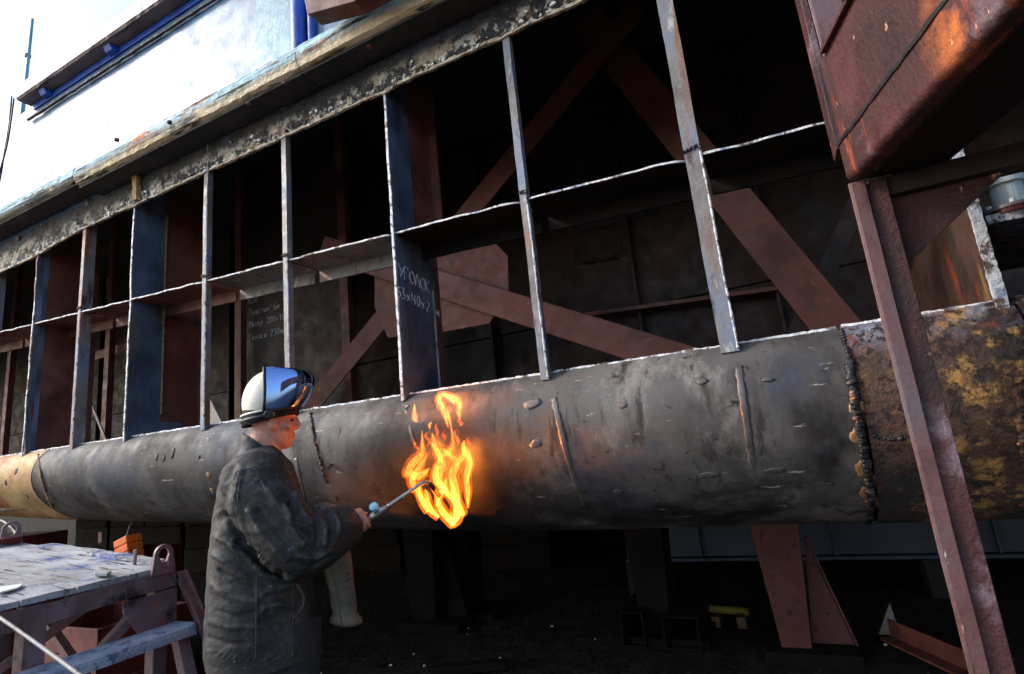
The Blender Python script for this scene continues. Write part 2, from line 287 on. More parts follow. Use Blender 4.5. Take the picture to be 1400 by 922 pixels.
M_plastic = MAT('pale plastic fitting', [(200, 212, 206), (218, 226, 220)], 5, [dict(col=(120, 116, 104), s=12, lo=0.62, hi=0.70)], rough=(0.35, 0.5), bump=0.1)
M_pinkst = MAT('pink red stand paint', [(76, 36, 33), (94, 46, 42), (84, 46, 44)], 4, [dict(col=(28, 22, 22), s=16, lo=0.60, hi=0.63), dict(col=(90, 46, 42), s=5, lo=0.58, hi=0.70)], rough=(0.5, 0.8), bump=0.3)
M_yellow = MAT('yellow paint', [(120, 100, 24), (146, 124, 36)], 9, [dict(col=(60, 50, 30), s=12, lo=0.56, hi=0.64)], rough=(0.5, 0.7), bump=0.3)
M_bluegrey = MAT('blue grey beam paint', [(42, 50, 70), (56, 64, 86)], 2, [dict(col=(50, 50, 60), s=6, lo=0.58, hi=0.68)], rough=(0.5, 0.7), bump=0.2)

def add_wear(m, col):
    N = m.node_tree.nodes; L = m.node_tree.links; bs = N['Principled BSDF']; src = bs.inputs['Base Color'].links[0].from_socket
    at = N.new('ShaderNodeAttribute'); at.attribute_name = 'wear'
    n = N.new('ShaderNodeTexNoise'); n.inputs['Scale'].default_value = 38; n.inputs['Detail'].default_value = 8; tc = N.new('ShaderNodeTexCoord'); L.new(tc.outputs['Object'], n.inputs['Vector'])
    mr = N.new('ShaderNodeMapRange'); mr.inputs['From Min'].default_value = .42; mr.inputs['From Max'].default_value = .62; L.new(n.outputs[0], mr.inputs['Value'])
    mu = N.new('ShaderNodeMath'); mu.operation = 'MULTIPLY'; L.new(at.outputs['Fac'], mu.inputs[0]); L.new(mr.outputs[0], mu.inputs[1])
    mx = N.new('ShaderNodeMix'); mx.data_type = 'RGBA'; L.new(mu.outputs[0], mx.inputs[0]); L.new(src, mx.inputs[6]); mx.inputs[7].default_value = lin(col); L.new(mx.outputs[2], bs.inputs['Base Color'])
add_wear(M_leather, (92, 90, 89))

# ------------------------------------------------------------------ the setting
def ground_mesh():
    V, Fs = [], []
    xs = [-400, -120, -40, -15] + [-12 + 0.16 * i for i in range(0, 106)] + [8, 14, 40, 120, 400]
    ys = [-400, -120, -30, -8] + [-4 + 0.16 * i for i in range(0, 94)] + [14, 40, 120, 400]
    for y in ys:
        for x in xs:
            n = (abs(x) < 14 and -6 < y < 12)
            V.append((x, y, (0.02 * ns(x * 1.3, y * 1.3) + 0.014 * ns(x * 4, y * 4, 3)) - 0.012 if n else -0.012))
    n = len(xs)
    for j in range(len(ys) - 1):
        for i in range(n - 1): Fs.append((j * n + i, j * n + i + 1, (j + 1) * n + i + 1, (j + 1) * n + i))
    return pyd(V, Fs)
tag(link('ground', ground_mesh(), M_ground, smooth=True), kind='structure')
dw = box('light_stop_wall', (-30, 18, 8.5, 8.95, -0.1, 1.6), M_wallc, bevel=0.02)  # wall added behind the hull so the space beneath stays dark
tag(dw, 'low near-black wall added behind the hull to shut out daylight', 'wall')

# ------------------------------------------------------------------ the ship
XL, XR = -16.0, 9.0
ship = EMPTY('ship_hull', (-2, 5.5, 0.8), label='ship hull under repair with its side plating cut open and pale blue upper side', cat='ship')
YH = 2.05
ZB = smooth_path([(-16, 1.75, 0), (-9, 1.48, 0), (-6, 1.33, 0), (-5, 1.265, 0), (-4, 1.203, 0), (-3.05, 1.145, 0), (-2, 1.085, 0), (-1, 1.045, 0), (0, 1.035, 0), (4, 1.03, 0), (9, 1.03, 0)], 10)
def zbot(x):
    for a, b in zip(ZB, ZB[1:]):
        if a.x <= x <= b.x: return a.y + (b.y - a.y) * (x - a.x) / (b.x - a.x)
    return ZB[-1].y
SEC = [(2.085, 0.0), (2.045, 0.06), (2.010, 0.16), (1.992, 0.27), (1.993, 0.39), (2.016, 0.52), (2.062, 0.65), (2.13, 0.77), (2.22, 0.88), (2.34, 0.96), (2.50, 1.0)]
SECP = smooth_path([(y, t, 0) for y, t in SEC], 3)
def ztop(x): return 1.7125 + 0.012 * math.log1p(math.exp(-x * 4)) / 4
def bilge(x, t):
    """t = 0 top .. 1 bottom, along the section"""
    k = t * (len(SECP) - 1); i = min(int(k), len(SECP) - 2); p = SECP[i].lerp(SECP[i + 1], k - i)
    zt, zb = ztop(x), zbot(x)
    return Vector((x, p.x, zt + (zb - zt) * p.y))
def bilge_at(u, v):
    """point and outward normal of the bilge plating seen at a photo pixel"""
    best = None
    d = ray(u, v).normalized()
    for i in range(0, 61):
        t = i / 60
        x = onY(u, v, SECP[int(t * (len(SECP) - 1))].x).x
        for _ in range(3):
            p = bilge(max(-15.9, min(8.9, x)), t); x = onY(u, v, p.y).x
        p = bilge(x, t); q = onY(u, v, p.y); e = abs(q.z - p.z)
        if best is None or e < best[0] - 1e-5: best = (e, x, t)
    _, x, t = best
    a = bilge(x, max(0, t - 0.03)); b = bilge(x, min(1, t + 0.03)); dv = b - a
    n = Vector((0, dv.z, -dv.y)).normalized()
    if n.y > 0: n = -n
    return bilge(x, t), n
def bilge_plate(x0, x1, mat, dent, thick, off=0.0, step=0.05):
    nx = max(2, int((x1 - x0) / step)); nt_ = 30; V, Fs = [], []
    for i in range(nx + 1):
        x = x0 + (x1 - x0) * i / nx
        for j in range(nt_ + 1):
            t = j / nt_; p = bilge(x, t)
            a = bilge(x, max(0, t - 0.02)); b = bilge(x, min(1, t + 0.02)); dv = b - a; n = Vector((0, dv.z, -dv.y)).normalized()
            if n.y > 0: n = -n
            h = off + dent * (ns(x * 1.1, t * 2.2, 2) + 0.35 * ns(x * 3.5, t * 5, 7))
            q = p + n * h
            if j == 0: q.z += 0.004 * ns(x * 14, 3) + 0.003 * ns(x * 40, 5)
            V.append(q)
    for i in range(nx):
        for j in range(nt_):
            a = i * (nt_ + 1) + j; Fs.append((a, a + 1, a + nt_ + 2, a + nt_ + 1))
    o = link('bilge_plate', pyd(V, Fs), mat, ship, smooth=True)
    s = o.modifiers.new('solid', 'SOLIDIFY'); s.thickness = thick; s.offset = -1; s.use_rim = False
    # bright cut top edge
    rings = []
    n = max(3, int((x1 - x0) / 0.012))
    for i in range(n + 1):
        x = x0 + 0.002 + (x1 - x0 - 0.004) * i / n; p = bilge(x, 0)
        j1 = 0.004 * ns(x * 14, 3) + 0.003 * ns(x * 40, 5); r = thick * 0.62 + 0.003 * ns(x * 60, 1)
        y = p.y - off - 0.003 + random.uniform(-0.0015, 0.0015); z = p.z + j1 + 0.001 + random.uniform(-0.001, 0.001)
        rings.append([(x, y, z - 0.004), (x, y + r * 1.9, z - 0.004), (x, y + r * 1.7, z + 0.004), (x, y + r * 0.2, z + 0.005)])
    link('cut_edge', pyd(*vloft(rings)), M_edge, o)
    return o
SEAMS = [-4.574, -2.078, 0.224, 0.668]
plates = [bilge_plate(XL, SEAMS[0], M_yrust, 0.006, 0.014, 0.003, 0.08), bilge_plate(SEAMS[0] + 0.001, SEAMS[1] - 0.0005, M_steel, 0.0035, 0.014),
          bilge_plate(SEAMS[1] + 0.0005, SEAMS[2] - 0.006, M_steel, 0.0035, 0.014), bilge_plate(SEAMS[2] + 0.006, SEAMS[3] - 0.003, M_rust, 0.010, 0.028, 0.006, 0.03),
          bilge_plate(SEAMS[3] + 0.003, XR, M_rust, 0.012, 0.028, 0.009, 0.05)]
tag(plates[0], 'yellowish scaled old plate'); tag(plates[3], 'thick old plate crusted with rust'); tag(plates[4], 'thick old rusty plate beyond the seam')
# closed hull: bottom, tank top, inner bulkheads, deck
def bottom_mesh():
    V, Fs = [], []
    xs = [XL + (XR - XL) * i / 40 for i in range(41)]
    for x in xs:
        z = zbot(x); V += [(x, 2.48, z + 0.004), (x, 9.0, z - 0.0 + 0.004), (x, 9.0, z + 0.03), (x, 2.48, z + 0.03)]
    for i in range(40):
        for a, b in ((0, 1), (1, 2), (2, 3), (3, 0)):
            Fs.append((i * 4 + a, i * 4 + b, i * 4 + 4 + b, i * 4 + 4 + a))
    return pyd(V, Fs)
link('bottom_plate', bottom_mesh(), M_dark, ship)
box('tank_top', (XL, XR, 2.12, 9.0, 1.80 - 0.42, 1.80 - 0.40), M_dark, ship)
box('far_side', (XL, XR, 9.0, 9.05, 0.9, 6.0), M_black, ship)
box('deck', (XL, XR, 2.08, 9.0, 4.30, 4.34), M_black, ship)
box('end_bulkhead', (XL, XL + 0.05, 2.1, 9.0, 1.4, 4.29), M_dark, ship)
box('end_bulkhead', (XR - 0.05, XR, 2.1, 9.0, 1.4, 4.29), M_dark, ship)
# back bulkhead of panels with stiffeners
YB = 4.15
cuts = [XL, -9.5] + [onY(u, 400, YB).x for u in (-60, 150, 322, 470, 672, 873, 1062, 1260)] + [XR]
zmid = onY(900, 415, YB).z
for i in range(len(cuts) - 1):
    for a, b in ((1.4, zmid - 0.004), (zmid + 0.004, 4.29)):
        dy = random.uniform(-0.004, 0.006)
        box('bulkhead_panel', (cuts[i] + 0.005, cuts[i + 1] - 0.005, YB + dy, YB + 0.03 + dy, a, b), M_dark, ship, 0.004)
    box('stiffener', (cuts[i] - 0.012, cuts[i] + 0.012, YB - 0.09, YB - 0.004, 1.4, 4.28), M_dark, ship)
led = onY(800, 432, YB - 0.1); le2 = onY(1062, 396, YB - 0.1)
link('shelf_bar', pyd(*vbar(led, le2, 0.10, 0.03)), M_brown, ship, bevel=0.002)
# a hatch outline on the bulkhead
hp = [onY(u, v, YB - 0.02) for u, v in ((762, 245), (775, 172), (868, 146), (905, 190), (900, 290), (790, 318))]
poly_plate('hatch_cover', hp, (0, 0.012, 0), M_black, ship, 0.006)
link('hatch_handle', pyd(*vtube(smooth_path([onY(u, v, YB - 0.07) for u, v in ((783, 338), (786, 356), (815, 354), (846, 346), (848, 330))], 4), 0.010, 8)), M_dark, ship)

# deck edge plate with the burnt paint, wavy lower edge
def lipz(x):
    z = 3.30 + 0.010 * ns(x * 3, 1) + 0.007 * ns(x * 11, 2)
    if x < -4.3: z -= 0.05 * min(1, (-4.3 - x) / 0.6)
    for fx in (-3.65, -1.53, -0.85): z -= 0.012 * math.exp(-((x - fx) / 0.05) ** 2)
    return z
rings = []
n = 620
for i in range(n + 1):
    x = -9 + 12 * i / n; z = lipz(x); j = 0.003 * ns(x * 30, 8)
    rings.append([(x, 2.046 + 0.008 * ns(x * 2, 4), z), (x, 2.062, z + 0.004 + j), (x, 2.062, 3.5), (x, 2.045, 3.5), (x, 2.040 + 0.006 * ns(x * 3, 6), 3.40)])
lip = link('deck_edge_plate', pyd(*vloft(rings)), M_burnt, ship, smooth=False)
for (u, v) in ((25, 326),):
    p = onY(u, v, 2.035)
    link('drain_hole', pyd(*vtube([p + Vector((0, 0.004, 0)), p + Vector((0, -0.006, 0))], 0.022, 16)), M_black, lip)
er = []
for i in range(901):
    x = -6 + 6.9 * i / 900; z = lipz(x); h = max(0.0015, 0.010 + 0.016 * ns(x * 13, 2) + 0.010 * ns(x * 47, 7)); o = 0.0015 * ns(x * 30, 1)
    y = 2.042 + 0.008 * ns(x * 2, 4) - 0.0065
    er.append([(x, y + o, z - 0.003), (x, y + 0.012, z - 0.003), (x, y + 0.012, z + h), (x, y + o, z + h)])
link('paint_edge', pyd(*vloft(er)), M_cream, lip)
p = onY(186, 240, 2.02)
link('cut_stub', pyd(*vbar(p, (p.x, p.y + 0.01, 3.32), 0.045, 0.03, Vector((0, 1, 0)), 6, 0.004)), M_yrust, lip)
# scraps of peeled paint standing off the lip
parts = []
for i in range(170):
    x = random.uniform(-5.2, 0.1); z = lipz(x) + abs(random.gauss(0.005, 0.035)); r = random.uniform(0.003, 0.013)
    if z > 3.46: continue
    k = random.randint(5, 8); c = Vector((x, 2.034, z)); tl = random.uniform(-0.012, 0.002)
    ring = [c + Vector((math.cos(2 * PI * q / k) * r * random.uniform(0.5, 1.6), tl * math.cos(2 * PI * q / k), math.sin(2 * PI * q / k) * r * random.uniform(0.4, 1.0))) for q in range(k)]
    parts.append(vloft([[a + Vector((0, -0.002, 0)) for a in ring], [a + Vector((0, 0.008, 0)) for a in ring]]))
tag(link('paint_flakes', pyd(*join(parts)), M_white, lip), kind='stuff')

# timber rubbing rail in lengths, charred below
def rail(x0, x1, z0, z1, y0, mat):
    rings = []; n = max(6, int((x1 - x0) / 0.02))
    for i in range(n + 1):
        x = x0 + (x1 - x0) * i / n; a = 0.007 * ns(x * 4, 1.2) + 0.006 * ns(x * 17, 4) ; b = 0.006 * ns(x * 5, 9) + 0.005 * ns(x * 22, 2); e = 0.008 * abs(ns(x * 9, 6))
        zm = (z0 + z1) / 2
        rings.append([(x, 2.044, z0 - 0.002), (x, y0 + 0.05, z0 + 0.002), (x, y0 + 0.012 + e, z0 + 0.012 + a), (x, y0 + b * 0.6, zm - 0.02 + a), (x, y0 - 0.004 + e, zm + 0.02 + b), (x, y0 + 0.012 + b, z1 - 0.008), (x, y0 + 0.06, z1 + 0.004), (x, 2.044, z1 + 0.01)])
    return link('rubbing_rail', pyd(*vloft(rings)), mat, ship)
xj = onY(100, 243, 1.86).x
for a, b, z0, z1 in ((-9, xj - 0.01, 3.545, 3.645), (xj, -1.95, 3.505, 3.645), (-1.945, 3.2, 3.505, 3.65)):
    r_ = rail(a, b, z0, z1, 1.862, M_timber)
    box('charred_underside', (a, b, 1.90, 2.043, z0 - 0.016, z0 - 0.0035), M_black, r_, 0.003)
for u, v in ((340, 140), (390, 112), (232, 166), (160, 190), (505, 62)):
    p = onZ(u, v, 3.49)
    link('bolt_head', pyd(*vtube([p, p + Vector((0, 0, -0.014))], 0.014, 6)), M_brown, ship)
# upper side plating in panels
ux = [XL] + [onY(u, 120, 2.06).x for u in (290, 352)] + [onY(396, 40, 2.06).x, -1.3, 0.2, 2.4, XR]
ztopside = 4.66
for i in range(len(ux) - 1):
    m_ = M_cyan if i == 2 else M_paint
    box('side_panel', (ux[i], ux[i + 1], 2.055, 2.075, 3.51, ztopside if i < 5 else 4.4), m_, ship, 0)
box('deck_house_backing', (XL, XR, 2.09, 9.0, 4.40, 4.44), M_paint, ship)
pb = onY(408, 30, 2.03)
link('blue_pillar', pyd(*vtube([(pb.x, 2.04, 3.6 + 0.1 * k) for k in range(12)], 0.05, 16)), M_deepblue, ship, smooth=True)
link('blue_pillar', pyd(*vtube([(pb.x + 0.09, 2.05, 3.6 + 0.1 * k) for k in range(12)], 0.03, 12)), M_deepblue, ship, smooth=True)
# upper fender ledge
FZ = 4.66; xf = onZ(22, 137, FZ).x
rings = []
n = 240
for i in range(n + 1):
    x = xf + (1.6 - xf) * i / n; a = 0.008 * ns(x * 5, 3) + 0.006 * ns(x * 19, 3)
    rings.append([(x, 2.052, FZ), (x, 1.955 + a, FZ), (x, 1.945 + a, FZ + 0.02 + a), (x, 1.955, FZ + 0.10), (x, 2.06, FZ + 0.11)])
fen = link('upper_fender', pyd(*vloft(rings)), M_fender, ship)
rings = []
for i in range(n + 1):
    x = xf + 0.01 + (1.6 - xf) * i / n; a = 0.008 * ns(x * 5, 3) + 0.006 * ns(x * 19, 3)
    rings.append([(x, 1.944 + a, FZ + 0.016 + a * 2), (x, 1.944 + a, FZ + 0.13 + a), (x, 2.2, FZ + 0.14), (x, 2.2, FZ + 0.115), (x, 1.952, FZ + 0.105)])
link('fender_face', pyd(*vloft(rings)), M_white, fen)
for u, v in ((56, 122), (146, 62)):
    p = onZ(u, v, FZ - 0.004); link('blue_bracket', pyd(*vloft([[(p.x - 0.05, 2.05, FZ - z), (p.x + 0.05, 2.05, FZ - z), (p.x + 0.04, 2.05 - d, FZ - z), (p.x - 0.04, 2.05 - d, FZ - z)] for z, d in ((0.045, 0.05), (0.002, 0.075))])), M_deepblue, fen, bevel=0.006)
box('blue_strip', (xf + 0.05, 1.5, 2.040, 2.0535, FZ - 0.055, FZ - 0.003), M_deepblue, ship, 0.003)
q0 = onY(40, 160, 2.03); q1 = onY(287, 0, 2.03)
link('conduit', pyd(*vtube([Vector((xf + 0.0 + 0.06 * i, 2.035 + 0.004 * ns(i * 0.7), q0.z + (q1.z - q0.z) * 0.5 - 0.012 + 0.006 * ns(i * 0.5, 3))) for i in range(70)], [0.010 + 0.004 * random.random() for i in range(70)], 8)), M_black, ship)
# rusty plate end hanging from above
hp = [onY(u, v, 1.72) for u, v in ((408, -40), (420, 20), (484, 2), (560, -40))]
poly_plate('rusty_bracket', hp, (0, 0.10, 0.01), M_brown, ship, 0.004)

# ---- frames
FX = [-6.25, -5.5, -4.85, -4.23, -3.65, -2.915, -2.25, -1.53, -0.825, -0.12, 0.64, 1.4, 2.2]
WEB = {2: 0.42, 4: 0.47, 7: 0.38, 10: 0.85}
def strz(x): return 2.436 + 0.0 + 0.0555 * max(-0.4, -x) + (0.004 * (-x - 3) if x < -3 else 0)
def vplate(x, y0, y1, z0, z1, th, wav, n=24, kz=4.0):
    rings = []
    for i in range(n + 1):
        z = z0 + (z1 - z0) * i / n
        a = wav * ns(z * kz, x * 5) + wav * 0.35 * ns(z * 17, x); b = wav * ns(z * 3, x * 3 + 8) * 1.2
        rings.append([(x - th / 2, y0 + a, z), (x + th / 2, y0 + a, z), (x + th / 2 + b * 0.6, (y0 + y1) / 2, z), (x + th / 2, y1, z), (x - th / 2, y1, z), (x - th / 2 + b * 0.6, (y0 + y1) / 2, z)])
    return vloft(rings)
def edge_strip(x, y, z0, z1, wd, mat, parent, n=60):
    rings = []
    for i in range(n + 1):
        z = z0 + (z1 - z0) * i / n; r = wd * (1 + 0.35 * ns(z * 40, x * 9)); o = 0.0025 * ns(z * 25, x + 4)
        a = 0.006 * ns(z * 4, x * 5)
        rings.append([(x - r / 2, y + a - 0.004 + o, z), (x + r / 2, y + a - 0.004 + o, z), (x + r / 2, y + a + 0.005, z), (x - r / 2, y + a + 0.005, z)])
    return link('cut_edge', pyd(*vloft(rings)), mat, parent)
for i, x in enumerate(FX):
    zt, zb = lipz(x) + 0.25, ztop(x) - 0.03
    zs = strz(x)
    if i in WEB:
        d = WEB[i]; mainm = {2: M_brown, 4: M_blue, 7: M_blue, 10: M_rustweb}[i]
        if i == 10: zt = 3.3
        zb2 = zb - 0.15 if i != 10 else zb
        if i == 4:
            f = link('web_frame', pyd(*vplate(x, YH, 2.262, zb, zt, 0.016, 0.006)), M_blue, ship)
            link('inner_web', pyd(*vplate(x - 0.006, 2.268, YH + d, 1.42, zt, 0.012, 0.004)), M_brown, f)
            path = [(x + 0.010, 2.264 + 0.004 * ns(z * 0.9), 1.9 + 0.024 * z) for z in range(60)]
            link('weld_seam', pyd(*vtube(path, [0.006 + 0.006 * random.random() ** 2 for _ in path], 7)), M_burn, f)
            link('face_flange', pyd(*vbox(x - 0.06, x + 0.03, YH + d + 0.001, YH + d + 0.016, 1.42, zt)), M_brown, f)
            link('lower_patch', pyd(*vplate(x + 0.012, 2.06, 2.40, zb, zb + 0.12, 0.008, 0.003)), M_blue, f)
        elif i == 7:
            f = link('web_frame', pyd(*vplate(x, YH, 2.225, zs + 0.05, zt, 0.016, 0.006)), M_blue, ship)
            link('inner_web', pyd(*vplate(x - 0.006, 2.231, YH + d, 1.42, zt, 0.012, 0.004)), M_brown, f)
            link('face_flange', pyd(*vbox(x - 0.05, x + 0.05, YH + d + 0.001, YH + d + 0.016, zs + 0.02, zt)), M_brown, f)
            link('lower_web', pyd(*vplate(x + 0.002, YH, 2.375, zb, zs + 0.045, 0.018, 0.006)), M_blue, f)
            link('weld_seam', pyd(*vtube([(x + 0.012, 2.345 + 0.004 * ns(k * 0.9), zb + 0.02 + 0.03 * k) for k in range(20)], [0.005 + 0.005 * random.random() for _ in range(20)], 6)), M_bar, f)
        elif i == 2:
            f = link('web_frame', pyd(*vplate(x, YH, YH + d, zb, zt, 0.014, 0.02, 40, 2.2)), M_brown, ship)
            link('heat_band', pyd(*vplate(x + 0.003, YH + 0.004, YH + 0.07, zb, zt - 0.01, 0.014, 0.02, 40, 2.2)), M_blue, f)
        else:
            f = link('web_frame', pyd(*vplate(x, YH, YH + d, zb, zt, 0.022, 0.006)), M_rustweb, ship)
            tag(f, 'rust streaked deep frame with a bright cut edge')
        edge_strip(x, YH - 0.001, zb, zt, 0.013 if i != 10 else 0.030, M_edge, f, 90)
    else:
        wv = 0.004
        rings = []
        n = 40; hw_ = 0.030 if i == 9 else 0.017; rt = x + hw_; wd_ = 0.065 if i in (3, 1, 0) else 0.030
        for k in range(n + 1):
            z = zb + (zt - zb) * k / n; a = wv * ns(z * 3, x * 7); b = 0.0015 * ns(z * 30, x)
            rings.append([(x - hw_ + a + b, YH - 0.006, z), (rt + a + b, YH - 0.006, z), (rt + a, YH + wd_, z), (rt - 0.011 + a, YH + wd_, z), (rt - 0.011 + a, YH + 0.006, z), (x - hw_ + a, YH + 0.006, z)])
        f = link('side_frame', pyd(*vloft(rings)), M_bar, ship)
        link('cut_edge', pyd(*vtube([(rt - 0.002 + wv * ns(z * 3, x * 7), YH - 0.006, z) for z in [zb + 0.01 + (zs - zb if i != 5 else zt - zb) * k / 44 for k in range(45)]], [0.003 + 0.003 * random.random() for _ in range(45)], 6)), M_edge, f)
        link('splice_weld', pyd(*vtube([(x - hw_ - 0.002 + (2 * hw_ + 0.004) * k / 8, YH - 0.008, zs + 0.03 + random.uniform(-0.006, 0.006)) for k in range(9)], [0.005 + 0.004 * random.random() for _ in range(9)], 6)), M_weld, f)
# ---- stringer: a shelf plate with a turned-down inner flange, cut in lengths between the frames
for i in range(len(FX) - 1):
    if FX[i] > 1.5: continue
    x0, x1 = FX[i] + ((0.019 if i != 9 else 0.032) if i not in WEB else 0.010), FX[i + 1] - (0.020 if i + 1 != 9 else 0.033)
    if FX[i] > 0.5: continue
    n = 40; rings = []; er = []
    for k in range(n + 1):
        t = k / n; x = x0 + (x1 - x0) * t; z = strz(x) + 0.004 * ns(x * 6, 2)
        e = 0.012 * ns(x * 9, 5) + 0.02 * max(0, (t - 0.93) / 0.07) ** 2
        y0 = YH + 0.004 + e
        rings.append([(x, y0, z - 0.006), (x, y0, z + 0.006), (x, YH + 0.235, z + 0.006), (x, YH + 0.235, z - 0.075), (x, YH + 0.222, z - 0.075), (x, YH + 0.222, z - 0.006)])
        h = 0.0035 + 0.003 * abs(ns(x * 50, 3))
        er.append([(x, y0 - 0.005, z - h), (x, y0 + 0.004, z - h), (x, y0 + 0.004, z + h), (x, y0 - 0.005, z + h)])
    s = link('stringer_plate', pyd(*vloft(rings)), M_shadebrown if i > 6 else M_bar if i in (5, 6) else M_brown, ship)
    link('cut_edge', pyd(*vloft(er)), M_edge, s)
# short stringer right of the deep frame with bright edge
rings = []; er = []
for k in range(41):
    x = 0.665 + 1.5 * k / 40; z = 1.962 + 0.004 * ns(x * 8); y0 = YH + 0.02 + 0.01 * ns(x * 12, 3)
    rings.append([(x, y0, z - 0.01), (x, y0, z + 0.01), (x, 2.9, z + 0.01), (x, 2.9, z - 0.01)]); h = 0.013 + 0.004 * ns(x * 40)
    er.append([(x, y0 - 0.006, z - h), (x, y0 + 0.004, z - h), (x, y0 + 0.004, z + h), (x, y0 - 0.006, z + h)])
s = link('stringer_plate', pyd(*vloft(rings)), M_rust, ship); link('cut_edge', pyd(*vloft(er)), M_edge, s)

# ---- inner bracing
YI = 2.95
def brace(a, b, wd, y=YI, lip_=True, mat=M_brace):
    p0, p1 = onY(*a, y), onY(*b, y)
    o = link('diagonal_brace', pyd(*vbar(p0, p1, 0.012, wd, Vector((0, 0, 1)))), mat, ship, bevel=0.002)
    d = (p1 - p0).normalized(); up = Vector((0, -1, 0)).cross(d); up = up if up.z > 0 else -up
    if lip_:
        e0, e1 = p0 + up * wd / 2 + Vector((0, 0.035, 0)), p1 + up * wd / 2 + Vector((0, 0.035, 0))
        link('brace_flange', pyd(*vbar(e0, e1, 0.07, 0.010, up)), M_dark, o, bevel=0.001)
    return o
brace((440, 338), (960, 502), 0.17, YI)
brace((395, 592), (870, 10), 0.15, YI + 0.10)
brace((800, 25), (1190, 505), 0.21, YI + 0.25)
brace((1190, 240), (1080, 480), 0.10, 3.6, True, M_dark)
brace((20, 395), (175, 330), 0.09, 3.3, False, M_brown)
brace((100, 495), (190, 470), 0.09, 3.3, False, M_brown)
brace((120, 540), (160, 640), 0.03, 3.1, False, M_bar)
brace((385, 310), (520, 225), 0.10, 3.7, False, M_dark)
gp = [onY(u, v, YI + 0.045) for u, v in ((512, 345), (560, 330), (674, 329), (694, 350), (696, 405), (668, 443), (600, 455), (530, 462), (512, 420))]
poly_plate('gusset_plate', gp, (0, 0.012, 0), M_brace, ship, 0.003)
for u in (325, 150, 268, 470, 20):
    p = onY(u, 400, 3.2); link('inner_post', pyd(*vbox(p.x - 0.04, p.x + 0.04, 3.2, 3.26, 1.4, 4.28)), M_brown, ship, bevel=0.003)
poly_plate('inner_partition', [onY(u, v, 3.32) for u, v in ((322, 180), (470, 120), (470, 560), (322, 575))], (0, 0.02, 0), M_dark, ship)
poly_plate('foot_bracket', [onY(u, v, 2.14) for u, v in ((287, 545), (303, 578), (287, 582))], (0, 0.012, 0), M_bar, ship)

# ---- chalk writing, as strokes
GLY = {
 'У': [[(0, 1), (.45, .5)], [(.9, 1), (.2, 0)]], 'Г': [[(0, 0), (.05, 1), (.7, 1)]], 'О': [[(.4, 1), (.05, .7), (.08, .25), (.42, 0), (.75, .3), (.72, .75), (.4, 1)]],
 'Л': [[(0, 0), (.35, 1), (.75, 0)]], 'К': [[(0, 0), (.02, 1)], [(.6, 1), (.05, .5), (.65, 0)]], '6': [[(.6, 1), (.1, .55), (.1, .1), (.5, 0), (.65, .3), (.4, .5), (.1, .35)]],
 '3': [[(.05, .95), (.5, .95), (.25, .55), (.6, .35), (.4, 0), (0, .08)]], '4': [[(.1, 1), (0, .45), (.6, .45)], [(.55, .9), (.5, 0)]], '0': [[(.35, 1), (.05, .6), (.2, .05), (.55, .2), (.6, .75), (.35, 1)]],
 '2': [[(.05, .8), (.35, 1), (.55, .7), (0, 0), (.65, .05)]], '5': [[(.6, 1), (.15, .95), (.1, .55), (.5, .5), (.55, .1), (.05, 0)]], '1': [[(.1, .7), (.35, 1), (.35, 0)]],
 'х': [[(0, .6), (.5, .1)], [(.5, .65), (.05, 0)]], '-': [[(0, .45), (.5, .5)]], '.': [[(.1, .1), (.2, 0)]], 'м': [[(0, 0), (.1, .6), (.35, .15), (.6, .6), (.7, 0)]],
 'П': [[(0, 0), (.05, 1), (.65, 1), (.65, 0)]], 'р': [[(0, -.35), (.08, .6), (.45, .5), (.35, .1), (.05, .1)]], 'и': [[(0, .6), (.05, 0), (.45, .6), (.5, 0)]], 'в': [[(.05, 0), (.1, .95), (.4, .7), (.1, .5), (.5, .25), (.05, 0)]],
 'л': [[(0, 0), (.3, .6), (.55, 0)]], 'а': [[(.5, .5), (.1, .5), (.05, .1), (.4, .05), (.5, .6), (.55, 0)]], 'с': [[(.45, .55), (.1, .5), (.05, .1), (.45, .05)]], 'т': [[(0, .6), (.6, .6)], [(.3, .6), (.28, 0)]],
 'н': [[(0, .6), (0, 0)], [(0, .3), (.45, .3)], [(.45, .6), (.45, 0)]], 'М': [[(0, 0), (.1, 1), (.4, .4), (.7, 1), (.75, 0)]], 'е': [[(.05, .3), (.45, .35), (.25, .6), (.05, .3), (.2, 0), (.5, .1)]], 'о': [[(.3, .6), (.05, .3), (.3, 0), (.5, .3), (.3, .6)]],
 'N': [[(0, 0), (.05, 1), (.5, 0), (.55, 1)]], ' ': []}
def chalk(name, rows, origin, ex, ez, nrm, parent, r=0.0022):
    parts = []
    for text, cx, cz, h in rows:
        x = cx
        for ch in text:
            for st in GLY.get(ch, []):
                pts = [origin + ex * (x + a * h * 0.8) + ez * (cz + b * h + random.uniform(-.03, .03) * h) + nrm * 0.002 for a, b in st]
                pts = smooth_path(pts, 3) if len(pts) > 2 else pts
                parts.append(vtube(pts, r, 5))
            x += h * random.uniform(0.62, 0.76)
    return tag(link(name, pyd(*join(parts)), M_chalk, parent), kind='stuff')
wf = [o for o in ship.children if o.name.startswith('web_frame')]
xw = -1.53 + 0.013
o0 = onX(545, 378, xw)
chalk('chalk_writing', [('УГОЛОК', 0.0, 0, 0.066), ('63х40х2-м', -0.025, -0.105, 0.056)], o0, Vector((0, 1, -0.12)), Vector((0, 0, 1)), Vector((1, 0, 0)), ship, 0.0020)
o0 = onY(341, 400, 3.315)
